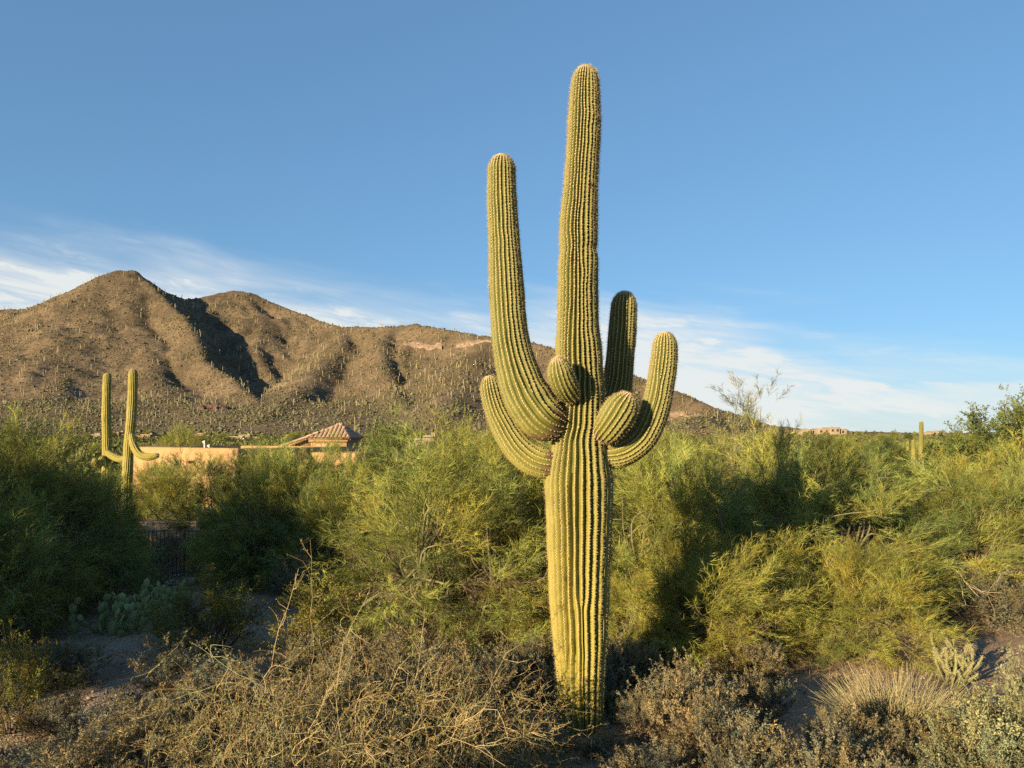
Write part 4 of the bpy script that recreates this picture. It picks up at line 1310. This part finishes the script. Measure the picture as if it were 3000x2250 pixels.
def build_mountain_plants():
    rg = np.random.default_rng(5)
    n = 210000
    y = rg.uniform(450, 1330, n); x = rg.uniform(-0.76, 0.76, n) * y
    z = mountain_fast(x, y)
    ok = visible_on_mountain(x, y, z, 2.0)
    dens = 0.30 + 0.70 * sstep(-0.25, 0.25, fbm(x * 0.03, y * 0.03, 91, 4))
    ok &= rg.random(n) < dens * np.clip(z / 30, 0.6, 1)
    x, y, z = x[ok], y[ok], z[ok]
    n = len(x)
    foot = np.clip(1 - (z - 5) / 45, 0, 1)
    R = (0.40 + 1.2 * rg.random(n) ** 2.5) * (1 + 0.7 * (rg.random(n) < 0.06)) * (0.8 + 0.2 * y / 900)
    V, Fc = octa_blobs(np.stack([x, y, z], 1), R, rg)
    g = rg.uniform(0.7, 1.35, (n, 1))
    c = (np.array([[0.110, 0.103, 0.056]]) * (1 - foot[:, None]) + np.array([[0.105, 0.105, 0.050]]) * foot[:, None]) * g
    obj('mountain_shrubs', V, Fc, material('mountain_shrub', attr=True, rough=0.9), colors=np.repeat(c, 6, 0), kind='stuff', label='olive and brown shrubs covering the mountain slopes')
    # saguaros: the 300 largest in view singly, the rest as one mass
    n = 6500
    y = rg.uniform(470, 1330, n); x = rg.uniform(-0.74, 0.4, n) * y
    z = mountain_fast(x, y)
    ok = visible_on_mountain(x, y, z, 5.0)
    x, y, z = x[ok], y[ok], z[ok]
    ok = rg.random(len(x)) < np.clip(0.25 + 0.75 * (fbm(x * 0.01, y * 0.01, 191, 3) + 0.4), 0.1, 1) * np.where(z < 30, 0.10 + 0.9 * np.clip(z / 40, 0, 1) ** 2, 1)
    x, y, z = x[ok], y[ok], z[ok]
    h = rg.uniform(3.0, 7.0, len(x)) * np.clip(y / 800, 0.75, 1.1)
    size = h / y
    # keep the singly built ones apart in the order of their size in the picture
    order = np.argsort(-size)
    m = material('mountain_saguaro', (0.33, 0.29, 0.165), rough=0.8, noise=(0.6, 0.2))
    kinds = []
    for k_ in range(4):
        parts = [tube([[0, 0, -0.05], [0, 0, 0.4], [0.01, 0, 0.8], [0.01, 0, 0.96], [0.01, 0, 1.0]], [0.034, 0.038, 0.036, 0.030, 0.006], 6)]
        if k_ % 2:
            parts.append(tube([[0, 0, 0.45], [0.09, 0, 0.47], [0.11, 0, 0.6], [0.11, 0, 0.8]], [0.024, 0.026, 0.025, 0.008], 5))
        if k_ > 1:
            parts.append(tube([[0, 0, 0.38], [-0.08, 0.02, 0.40], [-0.11, 0.02, 0.5], [-0.11, 0.02, 0.68]], [0.024, 0.026, 0.025, 0.008], 5))
        v, f = join(parts)
        kinds.append((v, f, mesh_data('stem', v, f, m, smooth=True)))
    for i in order[:300]:
        put('saguaro', kinds[rg.integers(4)][2], None, (x[i], y[i], z[i] - 0.1), rg.uniform(0, 6.28), float(h[i]),
            label='tiny pale saguaro standing on the lower mountain slope', cat='saguaro', group='countless saguaros on the mountain slopes')
    parts = []
    for i in order[300:]:
        v, f, _ = kinds[rg.integers(4)]
        a = rg.uniform(0, 6.28); c_, s_ = math.cos(a), math.sin(a)
        vv = v * h[i]
        parts.append((np.stack([vv[:, 0] * c_ - vv[:, 1] * s_ + x[i], vv[:, 0] * s_ + vv[:, 1] * c_ + y[i], vv[:, 2] + z[i] - 0.1], 1), f))
    v, f = join(parts)
    obj('far_saguaros', v, f, m, smooth=True, kind='stuff', label='mass of tiny far saguaros on the upper mountain slopes')
    print('mountain shrubs', len(R), 'saguaros', len(order))
    # rock outcrop low on the slope
    c = D(462, 868, 640); c[2] = float(mountain_z(c[0], c[1]))
    r = thing('rock_outcrop', c, 'dark red rock outcrop low on the mountain slope', 'rock')
    for q in range(7):
        import bmesh
        bm = bmesh.new(); bmesh.ops.create_icosphere(bm, subdivisions=2, radius=1.0)
        for v_ in bm.verts:
            v_.co *= 1 + 0.55 * (rg.random() - 0.5)
        me = bpy.data.meshes.new('boulder'); bm.to_mesh(me); bm.free()
        me.materials.append(material('outcrop_rock', (0.10, 0.062, 0.055), rough=0.95, noise=(0.4, 0.4)))
        s_ = rg.uniform(3.0, 5.5)
        put('boulder', me, r, (q * 3.0 - 8, rg.uniform(-2, 2), rg.uniform(-1, 1.5) - 0.15 * q), rg.uniform(0, 6), (s_, s_, s_ * 0.9))


build_mountain_plants()


def hit_mountain(dx, dy):
    """where the sight line through a measuring pixel meets the slope"""
    ys = np.arange(440, 1300, 1.5)
    P = np.array([D(dx, dy, y) for y in ys])
    h = mountain_fast(P[:, 0], P[:, 1])
    k_ = np.argmax(P[:, 2] < h) if (P[:, 2] < h).any() else -1
    return P[k_]


def build_cut(label, line, height, seed):
    """a bare pale bank where a track is cut into the slope: jagged stepped faces"""
    rg = np.random.default_rng(seed)
    pts = catmull(np.array([hit_mountain(*q) for q in line]), 9)
    pts[:, 2] = mountain_fast(pts[:, 0], pts[:, 1])
    n = len(pts)
    hh = height * (0.25 + 0.75 * np.sin(np.linspace(0.15, 3.0, n))) * rg.uniform(0.6, 1.3, n)
    rows = []
    for k_, (oy, oz) in enumerate(((-5.0, -1.6), (-3.4, 0.25), (-1.0, 0.45), (-0.7, 1.0), (3.0, 1.12), (6.0, -0.5))):
        r_ = pts.copy(); r_[:, 1] += oy + rg.normal(size=n) * 0.3
        r_[:, 2] = mountain_fast(r_[:, 0], r_[:, 1]) * (0 if k_ in (1, 2, 3) else 1) + (pts[:, 2] if k_ in (1, 2, 3) else 0) + (oz if k_ in (0, 1, 2, 5) else 0) + (hh if k_ in (3, 4) else 0) * (1 if k_ == 3 else 0.15)
        rows.append(r_)
    V = np.stack(rows).reshape(-1, 3)
    o = obj('road_cut', V, grid_faces(n, 6), material('bare_rock', (0.205, 0.150, 0.105), rough=0.95, noise=(0.35, 0.55), bump=(0.8, 0.8)), kind='structure', label=label)


build_cut('pale bare rock bank cut into the slope below the long ridge', [(872, 741), (900, 746), (930, 751), (955, 752)], 2.6, 1)
build_cut('thin pale track crossing the slope left of the saguaro', [(985, 747), (1015, 741), (1040, 738), (1062, 737)], 0.7, 2)
build_cut('pale bare rock bank low on the ridge right of the saguaro', [(1445, 896), (1480, 897), (1505, 898), (1520, 899)], 1.6, 3)


def build_middle_plants():
    """the flat between the houses and the mountain"""
    rg = np.random.default_rng(8)
    n = 9000
    y = 40 + 420 * rg.random(n) ** 0.8; x = rg.uniform(-0.8, 0.85, n) * y
    ok = ~((x > -22) & (x < -2) & (y < 50))
    x, y = x[ok], y[ok]; n = len(x)
    z = ground_z(x, y)
    P = np.stack([x, y, z + 0.1], 1)
    d = unit(rg.normal(size=(n, 3)) * 0.5 + [0, 0, 1])
    cnt = 4
    Pn = np.repeat(P, cnt, 0) + rg.normal(size=(n * cnt, 3)) * np.array([0.5, 0.5, 0.15]); dn = unit(np.repeat(d, cnt, 0) + rg.normal(size=(n * cnt, 3)) * 0.6 + [0, 0, 0.3])
    # small leaf tufts, light enough to use by the thousand
    tm = []
    for q in range(5):
        T = Tris(); r2 = np.random.default_rng(300 + q)
        T.leaves(r2.uniform(-0.35, 0.35, (9, 3)) + [0, 0, 0.5], r2.normal(size=(9, 3)) + [0, 0, 0.7], 0.55, 0.30, np.array([[0.12, 0.13, 0.045]]) * r2.uniform(0.7, 1.3, (9, 1)), r2)
        tm.append(T.arrays())
    T, C = scatter(tm, Pn, dn, rg.uniform(0.7, 1.7, n * cnt), rg, rg.uniform(0.65, 1.35, (n * cnt, 1)) * np.ones((1, 3)))
    V = T.reshape(-1, 3)
    obj('desert_scrub', V, np.arange(len(V)).reshape(-1, 3), M_LEAF, colors=np.repeat(C, 3, 0), kind='stuff', label='low green scrub on the flat below the mountain')
    keys = ['palo0', 'palo1', 'palo2', 'palo3', 'palo4', 'mesq0', 'mesq1']
    k_ = 0
    while k_ < 64:
        y = rg.uniform(55, 400); x = rg.uniform(-0.72, 0.75) * y
        if -30 < x < -2 and y < 62:
            continue
        h = rg.uniform(2.6, 4.4) * (1.0 if y > 110 else 0.92)
        plant('desert_tree', keys[rg.integers(7)], x, y, h * rg.uniform(1.1, 1.5), h, 'small far desert tree on the flat between the houses and the mountain', 'tree', 'far desert trees below the mountain', rg.uniform(0, 6.28))
        k_ += 1


build_middle_plants()


# ---------------------------------------------------------------- the near ground: thorn bush, grass, cholla, prickly pear
M_CANE = material('thorn_cane', attr=True, rough=0.8)
M_GRASS = material('dry_grass', attr=True, rough=0.8, translucent=0.25)
M_PAD = material('prickly_pear_pad', (0.25, 0.27, 0.11), rough=0.6, noise=(9, 0.22))
M_CHOLLA = material('cholla_skin', (0.17, 0.17, 0.075), rough=0.8, noise=(30, 0.4), bump=(60, 0.01))


def build_thorn_bush(label, cx, cy, wx, wy, h, n, seed):
    rg = np.random.default_rng(seed)
    gz = float(ground_z(cx, cy))
    canes, twigs, lv = Tris(), Tris(), Tris()
    for i in range(n):
        a = rg.uniform(0, 2 * math.pi); q = math.sqrt(rg.random())
        b = np.array([math.cos(a) * q * wx * 0.36, math.sin(a) * q * wy * 0.36, -0.05])
        out = np.array([math.cos(a) * wx, math.sin(a) * wy, 0]); out = unit(out)
        lim = h * (1 - 0.55 * q * q) * rg.uniform(0.75, 1.15)
        ln = lim * rg.uniform(0.9, 1.5)
        m = 13
        d = unit(np.array([0, 0, 1.0]) + out * rg.uniform(0.05, 0.7) + rg.normal(size=3) * 0.2)
        p = b.copy(); pts = [p.copy()]
        bend = unit(out + rg.normal(size=3) * 0.6 * np.array([1, 1, 0]))
        for s_ in range(m):
            t = s_ / m
            d = unit(d + (bend * 0.16 + np.array([0, 0, -0.34])) * (t ** 1.3) * rg.uniform(0.4, 1.1) + rg.normal(size=3) * 0.22)
            p = p + d * ln / m
            p[2] = max(p[2], 0.02)
            pts.append(p.copy())
        pts = np.array(pts)
        cb = np.array([0.25, 0.20, 0.108]) * rg.uniform(0.5, 1.35) + np.array([0.022, -0.004, -0.006]) * rg.normal()
        cb = np.clip(cb, 0.05, 0.6)
        canes.cane(pts, rg.uniform(0.0032, 0.0062), 0.0013, cb)
        for k_ in range(13):
            j = rg.integers(2, m)
            dd = unit((pts[j + 1] - pts[j]) / ln * m + rg.normal(size=3) * 0.9)
            l2 = rg.uniform(0.10, 0.34)
            q2 = [pts[j]]
            for s_ in range(4):
                dd = unit(dd + rg.normal(size=3) * 0.28)
                q2.append(q2[-1] + dd * l2 / 4)
            q2 = np.array(q2)
            twigs.cane(q2, 0.0024, 0.0010, cb * rg.uniform(0.8, 1.25))
            # thorns and little leaves along the twig
            tt = rg.random(6); seg = np.minimum((tt * 4).astype(int), 3)
            pp = q2[seg] + (q2[seg + 1] - q2[seg]) * rg.random((6, 1))
            twigs.spikes(pp, rg.normal(size=(6, 3)), rg.uniform(0.012, 0.035, 6), 0.0028, cb * 1.15, rg)
            if rg.random() < 0.85:
                nl = rg.integers(6, 14)
                tt = rg.random(nl); seg = np.minimum((tt * 4).astype(int), 3)
                pp = q2[seg] + (q2[seg + 1] - q2[seg]) * rg.random((nl, 1))
                lv.leaves(pp, rg.normal(size=(nl, 3)) + [0, 0, 0.3], rg.uniform(0.014, 0.030, nl), rg.uniform(0.007, 0.014, nl), np.array([0.19, 0.175, 0.05]) * rg.uniform(0.65, 1.4, (nl, 1)), rg)
        jj = rg.integers(1, m, 14)
        pp = pts[jj] + (pts[jj + 1] - pts[jj]) * rg.random((14, 1))
        twigs.spikes(pp, rg.normal(size=(14, 3)), rg.uniform(0.015, 0.045, 14), 0.003, cb * 1.15, rg)
    r = thing('thorn_bush', (cx, cy, gz), label, 'shrub')
    put('canes', canes.mesh('canes', M_CANE), r)
    put('thorny_twigs', twigs.mesh('thorny_twigs', M_CANE), r, kind='stuff')
    put('leaves', lv.mesh('leaves', M_LEAF), r, kind='stuff')
    return r


build_thorn_bush('large tangled thorn bush with arching tan canes at the bottom left', at_x(735, 6.1), 6.1, 3.5, 1.9, 1.42, 330, 31)
build_thorn_bush('low thorny tangle of bare canes left of the saguaro foot', at_x(1030, 6.6), 6.6, 1.7, 1.2, 0.95, 120, 32)


def build_grass(label, cx, cy, w, h, n, seed, color=(0.44, 0.36, 0.19)):
    rg = np.random.default_rng(seed); T = Tris()
    for i in range(n):
        a = rg.uniform(0, 6.28); q = math.sqrt(rg.random())
        b = np.array([math.cos(a) * q * w * 0.30, math.sin(a) * q * w * 0.22, 0])
        d = unit(np.array([math.cos(a) * q * 0.9, math.sin(a) * q * 0.7, 1.0]) + rg.normal(size=3) * 0.22)
        ln = h * rg.uniform(0.6, 1.25); m = 4
        pts = [b]
        for s_ in range(m):
            d = unit(d + rg.normal(size=3) * 0.12 + np.array([0, 0, -0.05]) + np.array([math.cos(a), math.sin(a), 0]) * 0.05 * q)
            pts.append(pts[-1] + d * ln / m)
        pts = np.array(pts)
        c = np.array(color) * rg.uniform(0.6, 1.25)
        if rg.random() < 0.3:
            c = np.array([0.28, 0.27, 0.12]) * rg.uniform(0.7, 1.2)
        T.cane(pts, 0.0032, 0.0009, c)
    r = thing('grass_tuft', (cx, cy, float(ground_z(cx, cy))), label, 'grass')
    put('blades', T.mesh('blades', M_GRASS), r, kind='stuff')


build_grass('wide tuft of straw coloured dry grass at the lower right', at_x(1935, 7.5), 7.5, 1.25, 0.52, 1000, 41, (0.37, 0.31, 0.175))
build_grass('small tuft of brown dry grass under the yellowish young palo verde', at_x(1600, 8.9), 8.9, 1.3, 0.25, 420, 42, (0.32, 0.21, 0.12))


def build_cholla(label, cx, cy, w, h, n, seed):
    rg = np.random.default_rng(seed)
    r = thing('cholla_cactus', (cx, cy, float(ground_z(cx, cy))), label, 'cactus')
    sp = Tris()
    for i in range(n):
        a = rg.uniform(0, 6.28); q = math.sqrt(rg.random())
        b = np.array([math.cos(a) * q * w * 0.22, math.sin(a) * q * w * 0.22, -0.02])
        d = unit(np.array([math.cos(a) * q * 0.7, math.sin(a) * q * 0.7, 1.0]))
        hh = h * rg.uniform(0.6, 1.0)
        pts = [b]
        for s_ in range(5):
            d = unit(d + rg.normal(size=3) * 0.22 + [0, 0, 0.12]); pts.append(pts[-1] + d * hh / 5)
        chains = [np.array(pts)]
        for k_ in range(rg.integers(1, 4)):
            j = rg.integers(2, 5); dd = unit(rg.normal(size=3) + [0, 0, 0.7])
            e = [pts[j]]
            for s_ in range(3):
                dd = unit(dd + [0, 0, 0.35]); e.append(e[-1] + dd * hh * 0.09)
            chains.append(np.array(e))
        for k_, c in enumerate(chains):
            R = 0.017 if k_ == 0 else 0.014
            cc = catmull(c, 4)
            rad = np.full(len(cc), R) * (1 + 0.15 * rg.normal(size=len(cc))); rad[-1] = R * 0.35
            v, f = tube(cc, rad, 6)
            obj('stem', v, f, M_CHOLLA, r, smooth=True)
            ns = len(cc) * 11
            jj = rg.integers(0, len(cc), ns)
            o = unit(rg.normal(size=(ns, 3)))
            sp.spikes(cc[jj] + o * R * 0.8 + rg.normal(size=(ns, 3)) * 0.006, o, rg.uniform(0.012, 0.028, ns), 0.0022, np.array([[0.55, 0.46, 0.27]]) * rg.uniform(0.6, 1.2, (ns, 1)), rg)
    put('spines', sp.mesh('spines', M_SPINE), r, kind='stuff')


build_cholla('spiny branching cholla cactus behind the dry grass tuft', at_x(2045, 8.8), 8.8, 0.95, 0.62, 16, 51)
build_cholla('small pale cholla leaning beside the saguaro foot', at_x(1335, 7.7), 7.7, 0.30, 0.50, 4, 52)


def build_prickly_pear(cx, cy, seed, n0, spread, label):
    from mathutils import Matrix, Euler
    rg = np.random.default_rng(seed)
    # one pad: a flat egg shape standing on its narrow foot
    nu, nv = 9, 5
    V = [[0, 0, 0]]
    for j in range(1, nv):
        t = j / nv; zz = 0.5 - 0.5 * math.cos(math.pi * t); rr = math.sin(math.pi * t) * (0.36 + 0.10 * t)
        for i in range(nu):
            a = 2 * math.pi * i / nu
            V.append([math.cos(a) * rr, math.sin(a) * rr * 0.20, zz])
    V.append([0, 0, 1.0]); V = np.array(V)
    tr, qd = [], []
    for i in range(nu):
        tr.append([0, 1 + (i + 1) % nu, 1 + i])
        tr.append([len(V) - 1, 1 + (nv - 2) * nu + i, 1 + (nv - 2) * nu + (i + 1) % nu])
        for j in range(nv - 2):
            qd.append([1 + j * nu + i, 1 + j * nu + (i + 1) % nu, 1 + (j + 1) * nu + (i + 1) % nu, 1 + (j + 1) * nu + i])
    me = mesh_data('pad', V, [np.array(tr), np.array(qd)], M_PAD, smooth=True)
    r = thing('prickly_pear', (cx, cy, float(ground_z(cx, cy))), label, 'cactus')
    cnt = 0

    def pad(base, rot, size, lvl):
        nonlocal cnt
        o = put('pad', me, r); cnt += 1
        M = Matrix.Translation(base) @ rot.to_matrix().to_4x4() @ Matrix.Diagonal((size * rg.uniform(0.85, 1.1), size, size, 1))
        o.matrix_local = M
        if lvl < 3:
            k_ = rg.integers(1, 3) if lvl < 2 else rg.integers(0, 2)
            for _ in range(k_):
                th = rg.uniform(-0.8, 0.8)
                top = M @ Vector((math.sin(th) * 0.40, 0, 0.55 + 0.40 * math.cos(th)))
                e = Euler((rot.x * 0.6 + rg.normal() * 0.25, th * 0.7 + rg.normal() * 0.15, rot.z + rg.normal() * 0.7))
                pad(top, e, size * rg.uniform(0.78, 0.98), lvl + 1)

    for i in range(n0):
        bx, by = rg.normal() * spread, rg.normal() * spread * 0.5
        pad(Vector((bx, by, -0.01)), Euler((rg.normal() * 0.3, rg.normal() * 0.3, rg.uniform(0, 3.14))), rg.uniform(0.15, 0.21), 0)
    return cnt


print('pads', build_prickly_pear(at_x(268, 11.1), 11.1, 61, 18, 0.26, 'clump of green prickly pear pads in the shade at the left'))
print('pads', build_prickly_pear(at_x(352, 12.0), 12.0, 62, 8, 0.18, 'smaller prickly pear clump behind the larger one in shade'))


# ---------------------------------------------------------------- bursage carpet, litter and stones
def build_near_cover():
    rg = np.random.default_rng(77)
    k_ = 0
    lst = []
    made = []
    while k_ < 62:
        y = rg.uniform(5.3, 9.0); x = rg.uniform(-0.25 * y, 0.75 * y)
        if abs(x - 0.69) < 0.34 and abs(y - 7.5) < 0.42:
            continue
        if x > 0.33 * y and 6.7 < y < 9.2:      # the open sand around the grass and the cholla
            continue
        if any((x - a) ** 2 + (y - b) ** 2 < 0.17 for a, b in lst):
            continue
        lst.append((x, y))
        w = rg.uniform(0.65, 1.1)
        hh = w * rg.uniform(0.45, 0.72)
        if abs(x / y - 0.092) < 0.085 and y < 7.5:
            w *= 0.7; hh = rg.uniform(0.14, 0.22)
        made.append((x, y, plant('bursage_shrub', 'burs%d' % rg.integers(3), x, y, w, hh, 'small dry grey bursage shrub in the low carpet around the saguaro foot', 'shrub', 'bursage shrubs in the foreground', rg.uniform(0, 6.28))))
        k_ += 1
    nth = ['nearest', 'second', 'third', 'fourth', 'fifth', 'sixth', 'seventh', 'eighth', 'ninth', 'tenth', 'eleventh', 'twelfth', 'thirteenth', 'fourteenth', 'fifteenth', 'sixteenth', 'seventeenth', 'eighteenth', 'nineteenth', 'twentieth']
    for lo, hi, row in ((0, 6.2, 'along the bottom edge'), (6.2, 7.3, 'just in front of the saguaro foot'), (7.3, 8.1, 'level with the saguaro foot'), (8.1, 20, 'behind the saguaro foot')):
        for side, sg in (('left', -1), ('right', 1)):
            rowm = sorted([(abs(x / y - 0.09), o) for x, y, o in made if lo <= y < hi and (x / y - 0.09) * sg >= 0], key=lambda q: q[0])
            for i, (_, o) in enumerate(rowm):
                o['label'] = 'dry grey bursage shrub %s, %s %s of the trunk' % (row, nth[min(i, 19)], side)
    left = []
    for x, y, w, h in ((-5.2, 8.9, 1.0, 0.5), (-3.15, 6.7, 1.1, 0.55), (-3.5, 6.2, 1.0, 0.5), (-2.95, 5.9, 1.0, 0.5), (-3.6, 7.0, 0.9, 0.45), (-3.3, 5.5, 0.9, 0.45), (-3.0, 7.3, 0.9, 0.5), (-3.8, 8.4, 1.2, 0.6), (-2.9, 7.9, 1.0, 0.55), (-4.9, 6.3, 0.9, 0.45), (-3.9, 5.9, 1.0, 0.45), (-4.4, 7.3, 0.8, 0.35), (-2.6, 9.0, 0.9, 0.5), (-1.4, 8.7, 0.9, 0.5), (-0.3, 8.9, 0.9, 0.4)):
        left.append((x / y, plant('bursage_shrub', 'burs%d' % rg.integers(3), x, y, w, h, 'shaded bursage shrub', 'shrub', 'shaded bursage shrubs on the left', rg.uniform(0, 6.28))))
    for i, (_, o) in enumerate(sorted(left, key=lambda q: q[0])):
        o['label'] = 'shaded low bursage shrub left of the saguaro, %s from the left edge' % (['first'] + nth[1:])[i]
    # fallen twigs and leaf litter
    T = Tris()
    n = 26000
    y = 4.5 + 14 * rg.random(n) ** 1.3; x = rg.uniform(-0.78, 0.78, n) * y
    m = fbm(x * 0.7, y * 0.7, 401, 3)
    keep = rg.random(n) < np.clip(0.35 + 1.1 * m, 0.05, 1); x, y = x[keep], y[keep]; n = len(x)
    P = np.stack([x, y, ground_z(x, y) + 0.008], 1)
    d = rg.normal(size=(n, 3)) * np.array([1, 1, 0.16]); d[:, 2] = np.abs(d[:, 2])
    T.spikes(P, d, rg.uniform(0.04, 0.20, n), rg.uniform(0.004, 0.010, n), np.array([[0.24, 0.175, 0.115]]) * rg.uniform(0.5, 1.5, (n, 1)), rg)
    n2 = 9000
    y = 4.5 + 11 * rg.random(n2) ** 1.2; x = rg.uniform(-0.78, 0.78, n2) * y
    keep = fbm(x * 0.5, y * 0.5, 411, 3) > -0.05; x, y = x[keep], y[keep]; n2 = len(x)
    P = np.stack([x, y, ground_z(x, y) - 0.005], 1)
    T.spikes(P, rg.normal(size=(n2, 3)) * 0.45 + [0, 0, 1], rg.uniform(0.05, 0.20, n2), 0.006, np.array([[0.33, 0.27, 0.15]]) * rg.uniform(0.5, 1.3, (n2, 1)), rg)
    put('ground_litter', T.mesh('ground_litter', M_DRY), kind='stuff', label='fallen twigs, dry stalks and leaf litter on the ground')
    n = 13000
    y = 4.5 + 13 * rg.random(n) ** 1.3; x = rg.uniform(-0.78, 0.78, n) * y
    R = 0.006 + 0.032 * rg.random(n) ** 5
    V, Fc = octa_blobs(np.stack([x, y, ground_z(x, y)], 1), R, rg, 0.6)
    obj('gravel', V, Fc, material('gravel', attr=True, rough=0.9), colors=np.repeat(np.array([[0.28, 0.21, 0.16]]) * rg.uniform(0.6, 1.5, (n, 1)), 6, 0), kind='stuff', label='loose gravel on the desert floor')


build_near_cover()


# ---------------------------------------------------------------- unseen trees and bushes added to cast shade into the view
def build_shade_plants():
    rg = np.random.default_rng(99)
    for i, c in enumerate((-10.3, -12.4, -14.4, -16.6, -18.8, -20.9, -22.9)):
        x = -12.4 + (c + 13.5) * 0.74; y = 6.5 - (c + 13.5) * 0.67
        h = (3.6, 4.6, 5.1, 5.0, 4.7, 4.4, 4.2)[i]
        plant('mesquite_tree', 'mesq%d' % (i % 2), x, y, 3.9, h, 'unseen mesquite tree added beyond the left edge to shade the left of the view', 'tree', 'unseen shade trees beyond the left edge', rg.uniform(0, 6.28))
    for i in range(7):  # unseen bushes added behind the camera so the low right foreground is shaded
        c = -3.9 + i * 0.68
        x = -4.0 + (c + 2.85) * 0.74; y = -0.16 - (c + 2.85) * 0.67
        plant('creosote_bush', 'creo%d' % (i % 2), x, y, 1.25, 0.65 + 0.40 * rg.random(), 'unseen creosote bush added on the bank to shade the right foreground', 'shrub', 'unseen shade bushes behind the camera', rg.uniform(0, 6.28))


build_shade_plants()


# ---------------------------------------------------------------- bare pale limbs at the right edge
def build_snag():
    rg = np.random.default_rng(12)
    x, y = at_x(1950, 12.0), 12.0
    r = thing('dead_limbs', (x, y, float(ground_z(x, y))), 'pale bare forked dead limbs in front of the right edge palo verde', 'branch')
    mt = material('dead_wood', (0.33, 0.27, 0.19), rough=0.9, noise=(12, 0.3))

    def grow(p, d, ln, rad, lvl):
        pts = [p]
        for s_ in range(5):
            d = unit(d + rg.normal(size=3) * 0.22); pts.append(pts[-1] + d * ln / 5)
        v, f = tube(np.array(pts), np.linspace(rad, rad * 0.6, 6), 5)
        obj('limb', v, f, mt, r, smooth=True)
        if lvl < 3:
            for _ in range(2 if lvl else 3):
                grow(pts[rg.integers(3, 6)], unit(d + rg.normal(size=3) * 0.75), ln * rg.uniform(0.5, 0.75), rad * 0.58, lvl + 1)
    grow(np.array([0, 0, -0.05]), unit([-0.1, -0.05, 1]), 1.1, 0.015, 0)
    grow(np.array([0.12, 0, -0.05]), unit([0.25, -0.15, 1]), 1.2, 0.015, 0)


build_snag()
